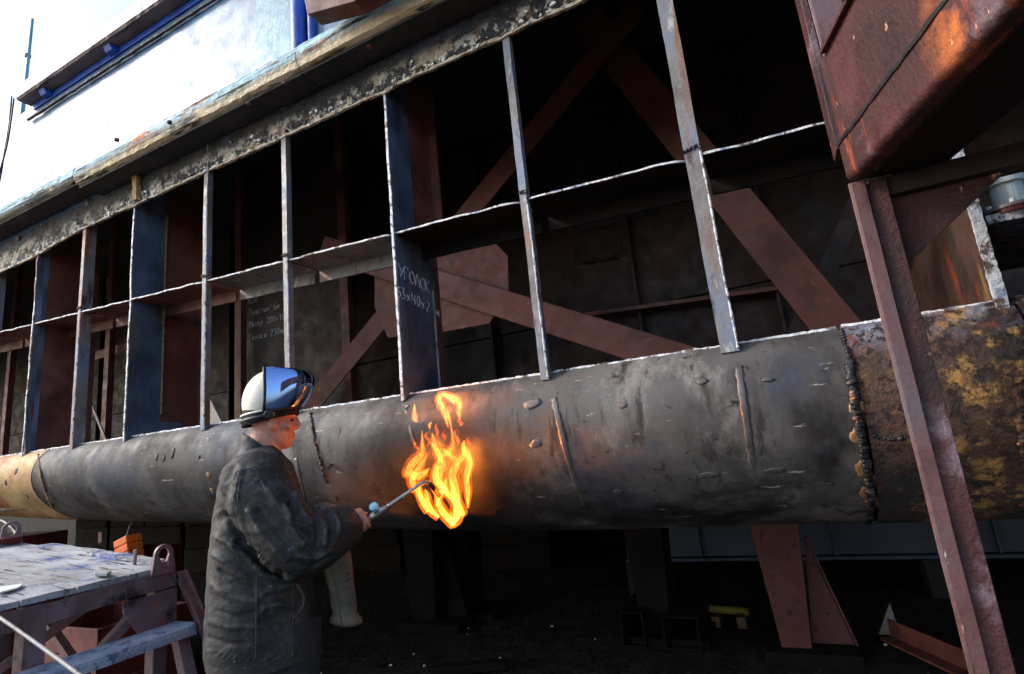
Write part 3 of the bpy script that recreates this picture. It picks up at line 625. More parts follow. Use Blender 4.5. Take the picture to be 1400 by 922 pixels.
chalk('chalk_writing', [('Прив бо', 0, 0, 0.055), ('N50', 0.0, -0.11, 0.055), ('Пластин 6м', 0, -0.22, 0.055), ('Матер 200х100', 0, -0.33, 0.055), ('Полоса 250мм', 0, -0.45, 0.055)], o0, Vector((1, 0, -0.02)), Vector((0, 0, 1)), Vector((0, -1, 0)), ship, 0.0022)
for (u, v) in ((147, 395), (158, 402), (146, 462), (157, 465)):
    pts = [onY(u + 3 * ns(k * 0.8, u), v + (k - 5) * 3, 4.1) for k in range(11 if v < 440 else 5)]
    link('pale_stroke', pyd(*vtube(pts, [0.009 + 0.009 * abs(ns(k, u)) for k in range(len(pts))], 7)), M_chalk, ship)  # pale wavy strokes just in front of the back bulkhead

# ---- weld seams and scars on the bilge plating
def seam(pl, pts, rad, mat, name='weld_seam', bead=0.012, wob=0.006):
    P = smooth_path([bilge_at(u, v)[0] for u, v in pts], 12); Nn = [bilge_at(u, v)[1] for u, v in pts]
    L_ = sum((P[i + 1] - P[i]).length for i in range(len(P) - 1)); k = max(3, int(L_ / bead)); parts = []
    for i in range(k):
        t = i / k * (len(P) - 1); a = P[int(t)].lerp(P[int(t) + 1], t - int(t)); nn = Nn[min(len(Nn) - 1, int(t / len(P) * len(Nn)))]
        r = rad * random.uniform(0.6, 1.35); c = a + Vector((random.uniform(-wob, wob), 0, 0)) + nn * 0.006
        parts.append(vell(c, (r * 1.2, r * 0.8, r * 0.9), 8, 5))
    return link(name, pyd(*join(parts)), mat, pl, smooth=True)
seam(plates[2], [(1150, 452), (1158, 480), (1161, 492)], 0.006, M_black, 'gap_line', 0.008, 0.001)
seam(plates[3], [(1160, 492), (1165, 530), (1172, 570), (1180, 610), (1187, 650), (1190, 690), (1186, 715)], 0.0095, M_weld, 'weld_seam', 0.0042, 0.003)
seam(plates[3], [(1195, 595), (1215, 598), (1235, 598)], 0.008, M_weld)
seam(plates[2], [(425, 565), (428, 585), (431, 605), (437, 625), (442, 645), (448, 662)], 0.006, M_weld, 'weld_seam', 0.006, 0.003)
seam(plates[4], [(1388, 430), (1394, 520), (1398, 600), (1396, 690)], 0.010, M_rust)
seam(plates[0], [(53, 622), (56, 645), (62, 668), (72, 690), (88, 708)], 0.006, M_burn, 'weld_seam', 0.007, 0.003)
for pts, wd in (([(757, 545), (765, 580), (775, 620), (788, 660), (800, 695)], 0.016), ([(1010, 500), (1015, 540), (1022, 585), (1028, 630), (1035, 665)], 0.016), ([(555, 560), (562, 590), (567, 610)], 0.010), ([(404, 628), (408, 645), (414, 672), (418, 690)], 0.016)):
    P = smooth_path([bilge_at(u, v)[0] + bilge_at(u, v)[1] * 0.001 for u, v in pts], 6)
    link('ground_weld_line', pyd(*vtube(P, [(0.0028 + 0.0008 * ns(i * 1.3), wd * (0.8 + 0.5 * ns(i * 0.8, 2))) for i in range(len(P))], 10, Vector((1, 0, 0.01)))), M_scar, plates[2] if pts[0][0] > 430 else plates[1], smooth=True)
def scar(pl, u, v, a, b, mat, name='weld_scar'):
    c, n_ = bilge_at(u, v); t = n_.cross(Vector((1, 0, 0))).normalized(); k = 14; ang0 = random.random() * 3
    rr = [random.uniform(0.8, 1.2) for _ in range(k)]
    rings = [[c + n_ * h + Vector((1, 0, 0)) * (math.cos(2 * PI * i / k) * a * s_ * rr[i]) + t * (math.sin(2 * PI * i / k) * b * s_ * rr[i]) for i in range(k)] for h, s_ in ((-0.012, 1.1), (0.0016, 1.0), (0.0028, 0.6))]
    link(name, pyd(*vloft(rings)), mat, pl, smooth=True)
for u, v, a, b in ((728, 553, .042, .020), (733, 606, .028, .015), (1050, 518, .018, .008), (967, 650, .034, .014), (1060, 645, .036, .012), (960, 520, .02, .012), (845, 672, .022, .016), (850, 555, .018, .012), (557, 556, .012, .010)):
    scar(plates[2], u, v, a, b, M_scar)
for u, v in ((428, 582), (433, 605), (438, 622), (446, 655), (424, 567)):
    scar(plates[2], u, v, random.uniform(.008, .014), random.uniform(.010, .02), M_burn, 'weld_burn')
for u, v, a, b in ((214, 625, .014, .020), (224, 626, .010, .018), (236, 620, .014, .026), (272, 625, .01, .01)):
    scar(plates[1], u, v, a, b, M_black, 'soot_spot')
for u, v in ((285, 650), (290, 672)): scar(plates[1], u, v, 0.014, 0.016, M_burn, 'weld_burn')
for u, v in ((1173, 600), (1180, 640), (1183, 672), (1195, 690), (1172, 560), (1192, 660)): scar(plates[3], u, v, random.uniform(.012, .024), random.uniform(.02, .035), M_burn, 'weld_burn')
for u, v in ((22, 645), (38, 680), (8, 660)): scar(plates[0], u, v, 0.016, 0.02, M_black, 'rust_pit')
for u, v in ((451, 636), (458, 678), (440, 640)):
    c, n_ = bilge_at(u, v); link('tack_stub', pyd(*vbar(c, c + n_ * 0.03 + Vector((0.035, 0, 0.004)), 0.012, 0.008)), M_weld, plates[2])
#BUILD2
# ------------------------------------------------------------------ staging post and girder in front of the hull
stg = EMPTY('staging_frame', (0.33, 1.75, 0), label='rust red steel staging post with a heavy girder and planks overhead', cat='scaffold')
YP = 1.75; XP = 0.29
def angle_post(z0, z1, x, y, wf, wd, mat, name='post'):
    rings = []
    n = 40
    for k in range(n + 1):
        z = z0 + (z1 - z0) * k / n; a = 0.0015 * ns(z * 5, 2)
        rings.append([(x + a, y, z), (x + 0.008 + a, y - 0.002, z), (x + wf + a, y, z), (x + wf + a, y + wd, z), (x + wf - 0.008 + a, y + wd, z), (x + wf - 0.008 + a, y + 0.008, z), (x + a, y + 0.008, z)])
    return link(name, pyd(*vloft(rings)), mat, stg, bevel=0.0015)
angle_post(-0.02, 2.07, XP, YP, 0.040, 0.006, M_post)
p_ = link('post_web', pyd(*vbox(XP + 0.030, XP + 0.0385, YP + 0.007, YP + 0.13, -0.02, 2.07)), M_maroon, stg, bevel=0.002)
link('post_web', pyd(*vbox(XP + 0.040, XP + 0.092, YP + 0.010, YP + 0.020, -0.02, 2.06)), M_maroon, stg, bevel=0.002)
angle_post(2.20, 4.2, XP + 0.022, YP + 0.04, 0.085, 0.09, M_post)
box('post_web', (XP + 0.0, XP + 0.0205, YP + 0.04, YP + 0.13, 2.2, 4.2), M_maroon, stg)
base = box('base_plate', (XP - 0.08, XP + 0.16, YP - 0.07, YP + 0.17, -0.03, 0.012), M_maroon, stg)
GD = Vector((0.206, -0.977, -0.062)).normalized(); GX = Vector((0.977, 0.206, 0)).normalized()
def gird(sec, t0, t1, mat, name, n=24, wob=0.0015):
    rings = []
    for k in range(n + 1):
        t = t0 + (t1 - t0) * k / n; c = Vector((XP, YP, 0)) + GD * t
        rings.append([c + GX * (a + wob * ns(t * 8, b * 9)) + Vector((0, 0, b)) for a, b in sec])
    return link(name, pyd(*vloft(rings)), mat, stg, smooth=False, bevel=0.002)
low = []
R_ = 0.020; cx_, cz_ = R_, 2.075 + R_
for k in range(9): a = PI + PI / 2 * k / 8; low.append((cx_ + R_ * math.cos(a), cz_ + R_ * math.sin(a)))
low += [(0.24, 2.075), (0.24, 2.192), (0.0, 2.192)]
g = gird(low, 0.0, 1.7, M_maroon, 'girder')
gird([(0.05, 2.070), (0.236, 2.070), (0.236, 2.0735), (0.05, 2.0735)], 0.01, 1.7, M_shadebrown, 'girder_shade_sheet')  # dark sheet below the girder standing in for its shade
for pl in g.data.polygons: pl.use_smooth = False
gird([(0.006, 2.196), (0.018, 2.196), (0.018, 2.47), (0.006, 2.47)], 0.0, 1.7, M_maroon, 'girder_web')
gird([(-0.01, 2.462), (0.12, 2.462), (0.12, 2.475), (-0.01, 2.475)], 0.05, 1.7, M_maroon, 'girder_flange')
rg = [(0.006 + 0.004 * random.random()) for _ in range(60)]
link('weld_seam', pyd(*vtube([Vector((XP, YP, 2.194)) + GD * (0.0 + 0.028 * k) + GX * 0.001 + Vector((0, 0, random.uniform(-.002, .002))) for k in range(60)], rg, 6)), M_black, stg)
a0, a1 = onY(1148, 108, YP - 0.02), onY(1188, 48, YP - 0.06)
link('edge_strip', pyd(*vbar(a0, a1, 0.03, 0.014)), M_post, stg, bevel=0.002)
# the girder's orange sun glint is painted into its maroon colour
# cross beam, knee bracket, planks
box('cross_beam', (XP + 0.05, 2.4, YP + 0.02, YP + 0.10, 2.015, 2.073), M_dark, stg)
poly_plate('knee_bracket', [(XP + 0.034, YP + 0.05, 2.014), (XP + 0.36, YP + 0.05, 2.014), (XP + 0.115, YP + 0.05, 1.83), (XP + 0.07, YP + 0.05, 1.70), (XP + 0.034, YP + 0.05, 1.66)], (0, 0.01, 0), M_maroon, stg)
for k in range(6):
    y = 1.02 + 0.135 * k
    x0 = XP + 0.20 + (1.75 - y) * 0.21
    link('plank', pyd(*vbar((x0, y, 2.225 + random.uniform(-.006, .006)), (2.6, y + random.uniform(-.01, .01), 2.225), 0.125, 0.04, n=8, jit=0.002)), M_plank, stg, bevel=0.004)
box('cross_beam', (XP + 0.25, 2.4, 1.30, 1.36, 2.10, 2.195), M_dark, stg)

# pipe fitting standing on the short stringer
vp = onY(1377, 262, 2.12); zf = 1.973
vt = EMPTY('pipe_fitting', (vp.x, 2.125, zf), label='white plastic pipe coupling on a red bolted flange inside the hull', cat='pipe fitting')
vx, vy = onY(1377, 262, 2.12).x, 2.125
def disc(z0, z1, r, mat, name, par, n=24): return link(name, pyd(*vtube([(vx, vy, z0), (vx, vy, z1)], r, n)), mat, par, bevel=0.002)
disc(zf, zf + 0.014, 0.075, M_redpl, 'flange', vt); disc(zf + 0.0145, zf + 0.026, 0.078, M_bar, 'gasket_ring', vt); disc(zf + 0.0262, zf + 0.10, 0.042, M_plastic, 'sleeve', vt); disc(zf + 0.1002, zf + 0.125, 0.050, M_plastic, 'collar', vt); disc(zf + 0.1252, zf + 0.16, 0.036, M_plastic, 'neck', vt)
for k in range(6):
    a = 2 * PI * k / 6 + 0.3; c = (vx + 0.062 * math.cos(a), vy + 0.062 * math.sin(a))
    link('bolt', pyd(*vtube([(c[0], c[1], zf + 0.0262), (c[0], c[1], zf + 0.040)], 0.008, 6)), M_plastic, vt)

# ------------------------------------------------------------------ work platform with step
XF = -2.60; PZ = 1.05
plat = EMPTY('work_platform', (-3.3, 1.3, 0), label='low steel work platform with dusty board deck, lifting lugs and a chequer plate step', cat='platform')
PY0, PY1, PX0 = 0.55, 1.70, -3.98
def pz(x): return PZ + 0.132 * (XF - x) / (XF - PX0)          # the deck rises a little away from the step
by = [PY0, 0.74, 0.93, 1.13, 1.31, 1.50, PY1]
def deck_board(y0, y1):
    rings = []
    n = 26
    for k in range(n + 1):
        x = XF - 0.005 + (PX0 - XF) * k / n; z = pz(x); a = 0.004 * ns(x * 5, y0 * 9); b = 0.004 * ns(x * 4, y1 * 7 + 3)
        rings.append([(x, y0 + 0.003 + a * 0.4, z + 0.004), (x, y1 - 0.003 + b * 0.4, z + 0.004), (x, y1 - 0.003, z + 0.026 + b), (x, (y0 + y1) / 2, z + 0.029 + a), (x, y0 + 0.003, z + 0.026 + a)])
    return link('deck_board', pyd(*vloft(rings)), M_deckwood, plat)
for a, b in zip(by, by[1:]): deck_board(a, b)
def rimbar(p0, p1, h, th, mat=M_platsteel, name='rim', dent=0.0, n=30):
    p0 = Vector(p0); p1 = Vector(p1); d = (p1 - p0).normalized(); s = Vector((d.y, -d.x, 0)).normalized(); rings = []
    for k in range(n + 1):
        t = k / n; c = p0.lerp(p1, t); dz = -dent * math.exp(-((t - 0.42) / 0.16) ** 2); c = c + s * (dent * 0.8 * math.exp(-((t - 0.42) / 0.16) ** 2)) + Vector((0, 0, dz + 0.0015 * ns(t * 20)))
        rings.append([c, c + s * th, c + s * th - Vector((0, 0, h)), c - Vector((0, 0, h))])
    return link(name, pyd(*vloft(rings)), mat, plat, bevel=0.002)
rimbar((XF, PY1, PZ + 0.010), (XF, PY0, PZ + 0.010), 0.075, -0.010, dent=0.018)
rimbar((XF, PY1 + 0.012, PZ + 0.004), (PX0, PY1 + 0.012, pz(PX0) + 0.004), 0.07, -0.010)
rimbar((PX0, PY1, pz(PX0)), (PX0, PY0, pz(PX0)), 0.07, 0.010)
# loose trim boards along the hull side edge
for (u0, v0, u1, v1) in ((62, 742, 130, 755), (128, 754, 166, 766), (158, 766, 216, 778)):
    p0, p1 = onZ(u0, v0, pz(-3.9) + 0.03), onZ(u1, v1, PZ + 0.045)
    p0 = Vector((onY(u0, v0, PY1 - 0.03).x, PY1 - 0.03, 0)); p1 = Vector((onY(u1, v1, PY1 - 0.03).x, PY1 - 0.03, 0)); p0.z = pz(p0.x) + 0.040; p1.z = pz(p1.x) + 0.037
    link('edge_board', pyd(*vbar(p0, p1, 0.06, 0.016, n=8, jit=0.003)), M_deckwood, plat)
def lug(x, y, z, d):
    d = Vector(d).normalized(); n = Vector((-d.y, d.x, 0)); out, inn = [], []
    for k in range(25):
        a = PI * k / 24; out.append(Vector((math.cos(a) * 0.040, 0.085 + math.sin(a) * 0.042)))
    outl = [Vector((0.052, 0))] + out + [Vector((-0.052, 0))]
    V, Fs = [], []; ins = []
    m = len(outl)
    for k in range(m):
        v = outl[k]; w_ = v - Vector((0, 0.082)); w_ = w_.normalized() if w_.length else w_
        ins.append(Vector((0, 0.080)) + Vector((w_.x * 0.022, w_.y * 0.032)))
    for th in (-0.009, 0.009):
        for L_ in (outl, ins):
            for v in L_: V.append(Vector((x, y, z)) + d * v.x + n * th + Vector((0, 0, v.y)))
    for k in range(m):
        j = (k + 1) % m
        Fs += [(k, j, m + j, m + k), (2 * m + k, 3 * m + k, 3 * m + j, 2 * m + j), (k, 2 * m + k, 2 * m + j, j), (m + k, m + j, 3 * m + j, 3 * m + k)]
    return link('lifting_lug', pyd(V, Fs), M_platsteel, plat, bevel=0.002)
lug(XF + 0.018, PY1 - 0.065, PZ - 0.0, (0.1, 1, 0)); lug(PX0 + 0.02, PY1 - 0.05, pz(PX0) + 0.02, (0.3, 1, 0))
box('lug_foot', (PX0 + 0.03, PX0 + 0.09, PY1 - 0.16, PY1 - 0.03, pz(PX0) + 0.03, pz(PX0) + 0.062), M_redpl, plat)
bo = onY(184, 768, PY1 - 0.08); link('deck_bolt', pyd(*vtube([(bo.x, bo.y, pz(bo.x) + 0.02), (bo.x + 0.004, bo.y, pz(bo.x) + 0.095)], 0.008, 8)), M_bar, plat)
# corner gusset
poly_plate('corner_gusset', [(XF + 0.012, y, z) for y, z in ((PY1, PZ - 0.07), (PY1 - 0.23, PZ - 0.075), (PY1 - 0.225, PZ - 0.12), (PY1 - 0.15, PZ - 0.235), (PY1, PZ - 0.235))], (0.010, 0, 0), M_platsteel, plat)
# legs and braces
for x in (XF + 0.0, PX0 + 0.05):
    for y in (PY1 - 0.05, PY0 + 0.05): link('leg', pyd(*vbox(x - 0.07, x - 0.01, y - 0.03, y + 0.03, -0.02, pz(x) - 0.004)), M_platsteel, plat, bevel=0.003)
yl = onX(50, 850, XF).y; link('leg', pyd(*vbox(XF - 0.07, XF - 0.002, yl - 0.035, yl + 0.035, -0.02, PZ - 0.004)), M_platsteel, plat, bevel=0.003)
for a, b in (((XF - 0.04, PY1 - 0.1, 0.95), (XF - 0.04, PY0 + 0.1, 0.15)), ((XF - 0.09, PY0 + 0.1, 0.95), (XF - 0.09, PY1 - 0.1, 0.2)), ((PX0 + 0.1, PY1, 0.95), (XF - 0.1, PY1 - 0.0, 0.2)), ((PX0 + 0.2, PY0 + 0.2, 0.2), (XF - 0.4, PY1 - 0.1, 0.95))):
    link('diagonal_brace', pyd(*vbar(a, b, 0.04, 0.04)), M_platsteel, plat, bevel=0.003)
# stair: two stringers, treads
SD = Vector((-2.292 + 2.567, 0, 0.641 - 1.005)).normalized()
def strg(y):
    p0 = Vector((XF + 0.035, y, PZ - 0.02)); p1 = p0 + SD * 1.30
    link('stair_stringer', pyd(*vbar(p0, p1, 0.012, 0.075, Vector((0, 0, 1)))), M_post, plat, bevel=0.002)
    link('stair_stringer_lip', pyd(*vbar(p0 + Vector((0.02, -0.02 if y > 1 else 0.02, 0.02)), p1 + Vector((0.02, -0.02 if y > 1 else 0.02, 0.02)), 0.035, 0.008, Vector((0, 0, 1)))), M_post, plat, bevel=0.001)
strg(PY1 + 0.012); strg(PY0 + 0.1)
def tread(z, x0, x1):
    rings = []
    n = 40
    for k in range(n + 1):
        y = PY0 + 0.12 + (PY1 - 0.005 - PY0 - 0.12) * k / n; a = 0.002 * ns(y * 7, z)
        rings.append([(x0, y, z), (x1 - 0.012, y, z + a), (x1, y, z - 0.010 + a), (x1 + 0.003, y, z - 0.048 + a), (x1 - 0.004, y, z - 0.048 + a), (x1 - 0.008, y, z - 0.014), (x0, y, z - 0.008)])
    t = link('tread', pyd(*vloft(rings)), M_tread, plat)
    parts = []
    for i in range(int((PY1 - PY0 - 0.16) / 0.026)):
        y = PY0 + 0.14 + 0.026 * i
        for r_, (zz, s) in enumerate(((z - 0.022, 1), (z - 0.037, -1))):
            yy = y + 0.013 * r_
            parts.append(vtube([(x1 + 0.0025, yy - 0.007, zz - 0.005 * s), (x1 + 0.005, yy, zz), (x1 + 0.0025, yy + 0.007, zz + 0.005 * s)], [0.0012, 0.0028, 0.0012], 6))
    tag(link('chequer_ribs', pyd(*join(parts)), M_tread, t), kind='stuff')
tread(0.84, XF + 0.03, XF + 0.165); tread(0.58, XF + 0.20, XF + 0.36); tread(0.32, XF + 0.38, XF + 0.55)
link('stair_brace', pyd(*vbar((XF + 0.10, PY1 - 0.04, 0.80), (XF + 0.32, PY1 - 0.05, 0.3), 0.05, 0.05)), M_platsteel, plat, bevel=0.003)
# scraps lying on the deck
def scrap(name, pts, th, mat, label, lift=0.0):
    P = []
    for u, v in pts:
        p = onZ(u, v, 1.10)
        for _ in range(6): p = onZ(u, v, pz(p.x) + 0.034 + lift)
        P.append(p)
    c = sum(P, Vector()) / len(P)
    me = pyd(*vloft([[p - c for p in P], [p - c + Vector((0, 0, th)) for p in P]]))
    o = link(name, me, mat, None, bevel=0.001); o.location = c; return tag(o, label, 'scrap')
scrap('scrap_plate', [(0, 770), (50, 757), (54, 760), (20, 770), (0, 779)], 0.007, M_platsteel, 'long dark steel offcut lying on the board deck', 0.006)
scrap('scrap_sheet', [(0, 787), (22, 784), (12, 794), (0, 797)], 0.005, M_white, 'small pale triangular sheet offcut on the board deck', 0.004)
scrap('scrap_sheet', [(-4, 805), (32, 800), (26, 805), (-4, 813)], 0.006, M_white, 'long pale pointed sheet offcut near the step edge of the deck', 0.004)
scrap('scrap_board', [(128, 784), (140, 781), (152, 784), (146, 788), (130, 788)], 0.010, M_deckwood, 'thin grey wood chip lying alone mid deck', 0.002)
scrap('scrap_board', [(0, 750), (16, 747), (14, 752), (0, 755)], 0.010, M_white, 'pale board end on the far part of the deck', 0.004)
scrap('scrap_board', [(25, 768), (52, 764), (48, 769), (28, 773)], 0.008, M_deckwood, 'short grey board strip beside the dark steel offcut', 0.006)
# cables
hp = smooth_path([onY(-60, 806, 1.02), onY(0, 845, 1.0), onY(50, 880, 0.98), onY(110, 924, 0.96), onY(190, 985, 0.94), Vector((-1.55, 0.90, 0.25)), Vector((-1.3, 0.8, 0.02)), Vector((-0.9, 0.5, 0.02))], 8)
tag(link('grey_hose', pyd(*vtube(hp, 0.0055, 10)), M_hose, smooth=True), 'thin grey hose running diagonally down in front of the platform step', 'hose')
hp = smooth_path([onY(-30, 712, 1.9), onY(0, 712, 1.9), onY(14, 720, 1.9), onY(24, 732, 1.88), onY(30, 744, 1.72)], 6)
tag(link('black_hose', pyd(*vtube(hp, 0.011, 10)), M_rubber, smooth=True), 'black rubber hose hanging in an arc at the far lifting lug', 'hose')

# ------------------------------------------------------------------ under the hull
def crate(name, x0, x1, y0, y1, z0, z1, mat, label, cat):
    e = EMPTY(name, ((x0 + x1) / 2, (y0 + y1) / 2, z0), label=label, cat=cat)
    h = (z1 - z0) / 3
    for k in range(3):
        box('side_slat', (x0, x1, y0, y0 + 0.02, z0 + h * k + 0.004, z0 + h * (k + 1) - 0.004), mat, e); box('side_slat', (x0, x1, y1 - 0.02, y1, z0 + h * k + 0.004, z0 + h * (k + 1) - 0.004), mat, e)
        box('end_slat', (x1 - 0.02, x1 - 0.001, y0 + 0.022, y1 - 0.022, z0 + h * k + 0.004, z0 + h * (k + 1) - 0.004), mat, e); box('end_slat', (x0 + 0.001, x0 + 0.02, y0 + 0.022, y1 - 0.022, z0 + h * k + 0.004, z0 + h * (k + 1) - 0.004), mat, e)
    box('bottom', (x0 + 0.021, x1 - 0.021, y0 + 0.021, y1 - 0.021, z0, z0 + 0.02), mat, e)
    return e
crate('red_crate', -5.3, -4.3, 2.3, 2.95, 0.02, 0.56, M_redpl, 'wide faded red slatted crate seen beneath the board deck', 'crate')
crate('red_crate', -7.2, -5.75, 2.35, 2.8, 0.02, 1.16, M_redpl, 'tall red slatted crate beyond the far lifting lug', 'crate')
crate('red_crate', -5.9, -5.4, 3.1, 3.6, 0.02, 0.9, M_redpl, 'narrow red slatted crate between the two wider red crates', 'crate')
# orange canister hanging under the bilge
oc = onY(176, 748, 2.25)
can = EMPTY('orange_canister', (oc.x, oc.y, oc.z - 0.06), label='battered orange plastic canister hanging under the bilge', cat='canister')
def tilt(p, c, a):
    d = p - c; ca, sa = math.cos(a), math.sin(a); return c + Vector((d.x * ca - d.z * sa, d.y, d.x * sa + d.z * ca))
for k in range(3):
    v, f = vbox(oc.x - 0.07, oc.x + 0.07, oc.y - 0.05, oc.y + 0.05, oc.z - 0.085 + 0.050 * k, oc.z - 0.038 + 0.050 * k)
    link('canister_band', pyd([tilt(p, oc, 0.28) for p in v], f), M_orange, can, bevel=0.006)
link('hook_wire', pyd(*vtube([oc + Vector((-0.03, 0, 0.06)), oc + Vector((-0.035, 0.02, 0.13)), Vector((oc.x - 0.03, oc.y + 0.03, zbot(oc.x) + 0.03))], 0.003, 6)), M_bar, can)
tp = [onY(u, v, 2.2) for u, v in ((134, 728), (139, 728), (139, 742), (134, 744))]
tag(poly_plate('red_tag', tp, (0, 0.006, 0), M_redpl, None), 'narrow red tag hanging under the bilge beside the orange canister', 'tag')
# support stands
def stand(name, u, v, w0, w1, d, ztop_, mat, label, gus=True):
    b = onZ(u, v, 0.0); e = EMPTY(name, (b.x, b.y, 0), label=label, cat='support stand')
    rings = [[(b.x - wx, b.y - dd, z), (b.x + wx, b.y - dd, z), (b.x + wx, b.y + dd, z), (b.x - wx, b.y + dd, z)] for wx, dd, z in ((w0, d, 0.06), (w1, d * 1.15, ztop_ - 0.05))]
    link('column', pyd(*vloft(rings)), mat, e, bevel=0.006)
    box('foot_plate', (b.x - w0 - 0.10, b.x + w0 + 0.26, b.y - d - 0.08, b.y + d + 0.08, -0.02, 0.058), M_shadebrown, e)
    box('head_block', (b.x - w1 - 0.05, b.x + w1 + 0.05, b.y - d - 0.06, b.y + d + 0.06, ztop_ - 0.048, zbot(b.x) + 0.0), M_plank, e)
    if gus:
        poly_plate('side_gusset', [(b.x + w0 + 0.004, b.y, 0.062), (b.x + w0 + 0.24, b.y, 0.062), (b.x + w1 + 0.012, b.y, ztop_ * 0.75), (b.x + w0 * 0.5 + w1 * 0.5 + 0.008, b.y, ztop_ * 0.4)], (0, 0.012, 0), mat, e)
        link('gusset_rib', pyd(*vbar((b.x + w0 + 0.25, b.y + 0.006, 0.062), (b.x + w1 + 0.022, b.y + 0.006, ztop_ * 0.76), 0.05, 0.012)), mat, e)
    return e
stand('jack_stand', 1092, 893, 0.085, 0.15, 0.10, 0.92, M_pinkst, 'pinkish red tapered steel stand with dark holes under the hull')
stand('keel_stand', 592, 852, 0.13, 0.17, 0.14, 0.95, M_shadebrown, 'brown tapered keel stand in the dark left of the square tube ends')
stand('keel_stand', 640, 838, 0.11, 0.14, 0.12, 0.95, M_shadebrown, 'brown narrow keel stand set back beside another brown stand', False)
stand('keel_stand', 905, 872, 0.10, 0.15, 0.12, 0.95, M_shadebrown, 'dark brown keel stand between the square tube ends', False)
def tube_end(u, v, w_, h, L_, label):
    b = onZ(u, v, 0.0); e = EMPTY('square_tube', (b.x, b.y, 0), label=label, cat='steel tube'); x0, x1 = b.x - w_ / 2, b.x + w_ / 2; y0, y1 = b.y, b.y + L_
    box('bottom_wall', (x0, x1, y0, y1, 0.01, 0.022), M_shadebrown, e); box('top_wall', (x0, x1, y0, y1, h - 0.012, h), M_shadebrown, e)
    box('side_wall', (x0, x0 + 0.012, y0, y1, 0.0225, h - 0.0125), M_shadebrown, e); box('side_wall', (x1 - 0.012, x1, y0, y1, 0.0225, h - 0.0125), M_shadebrown, e)
tube_end(868, 888, 0.17, 0.24, 0.8, 'brown square steel tube lying open end out on the dirt, the upright one')
tube_end(935, 892, 0.24, 0.22, 0.7, 'dark wide steel tube lying open end out beside the pinkish stand')
yb = onZ(1000, 856, 0.0)
yo = link('yellow_bar', pyd(*vtube([Vector((yb.x - 0.16, yb.y, 0.12)), Vector((yb.x + 0.14, yb.y, 0.10))], 0.028, 14)), M_yellow, None, bevel=0.004); tag(yo, 'short yellow bar lying on chocks under the hull', 'bar')
ch = EMPTY('timber_chock', (yb.x, yb.y, 0), label='small pair of timber chocks carrying the yellow bar', cat='chock')
for dx in (-0.1, 0.08): box('block', (yb.x + dx - 0.03, yb.x + dx + 0.03, yb.y - 0.06, yb.y + 0.06, 0.0, 0.078), M_plank, ch)
# blue grey cradle beam far under the hull
b0 = onZ(930, 770, 0.62); cb = EMPTY('cradle_beam', (0.5, 5.6, 0), label='long blue grey cradle beam on low blocks under the hull', cat='beam')
box('beam_web', (-1.6, 6.0, 5.6, 5.64, 0.30, 0.60), M_bluegrey, cb); box('beam_flange', (-1.6, 6.0, 5.52, 5.72, 0.27, 0.298), M_bluegrey, cb)
for x in (-1.4, -0.2, 1.0, 2.2, 3.6): box('block', (x - 0.2, x + 0.2, 5.5, 5.76, -0.02, 0.268), M_wallc, cb, 0.01)
for k in range(5): box('web_stiffener', (-0.9 + 1.1 * k, -0.88 + 1.1 * k, 5.55, 5.598, 0.30, 0.59), M_bluegrey, cb)
# fallen dark angle at lower right
d0, d1 = onZ(1215, 872, 0.05), onZ(1330, 925, 0.05)
an = EMPTY('fallen_angle', (d0.x, d0.y, 0), label='dark steel angle lying on the dirt with a small upright fin', cat='steel angle')
link('flange', pyd(*vbar(d0, d1, 0.12, 0.012)), M_brown, an); link('web', pyd(*vbar(d0 + Vector((0, .06, .055)), d1 + Vector((0, .06, .055)), 0.012, 0.10)), M_brown, an)
poly_plate('fin', [d0 + Vector(q) for q in ((-0.05, 0.02, 0.01), (0.07, 0.02, 0.01), (0.05, 0.02, 0.20))], (0, 0.01, 0), M_bar, an)
# row of timber stacks added under the hull to cut off stray light
for k in range(9):
    x = -12.6 + 1.16 * k; zt_ = zbot(x) - 0.002
    kb = EMPTY('light_blocker', (x, 6.9, 0), label='stack of dark square timbers added under the hull to block light', cat='light blocker', group='added timber stacks under the hull')
    nz_ = 4; h = zt_ / nz_
    for q in range(nz_): box('timber', (x - 0.53 + random.uniform(-.03, .03), x + 0.53 + random.uniform(-.03, .03), 6.5 + random.uniform(-.04, .04), 7.3, h * q + (0.003 if q else -0.02), h * (q + 1) - 0.003), M_shadebrown, kb, 0.012)
# hose and offcuts left on the dirt
hp = smooth_path([(-3.2, 3.0, .02), (-2.4, 3.3, .02), (-1.6, 3.0, .02), (-0.9, 3.25, .02), (-0.1, 3.05, .02), (0.7, 3.3, .02), (1.8, 3.1, .02)], 10)
tag(link('ground_hose', pyd(*vtube(hp, 0.012, 8)), M_rubber, smooth=True), 'black hose snaking over the dirt in front of the keel stands', 'hose')
for x, y, a, l_, lab in ((-2.2, 3.5, .4, .5, 'long dark timber offcut lying on the dirt near the brown tapered keel stand'), (-0.75, 3.3, -.5, .3, 'short dark timber offcut lying on the dirt between hose and tube ends'), (0.9, 3.7, .9, .4, 'dark timber offcut lying beside the fallen steel angle')):
    d = Vector((math.cos(a), math.sin(a), 0)) * l_ / 2; c = Vector((x, y, .03)); tag(link('timber_offcut', pyd(*vbar(c - d, c + d, .09, .05, n=4, jit=.003)), M_shadebrown, bevel=.004), lab, 'timber')
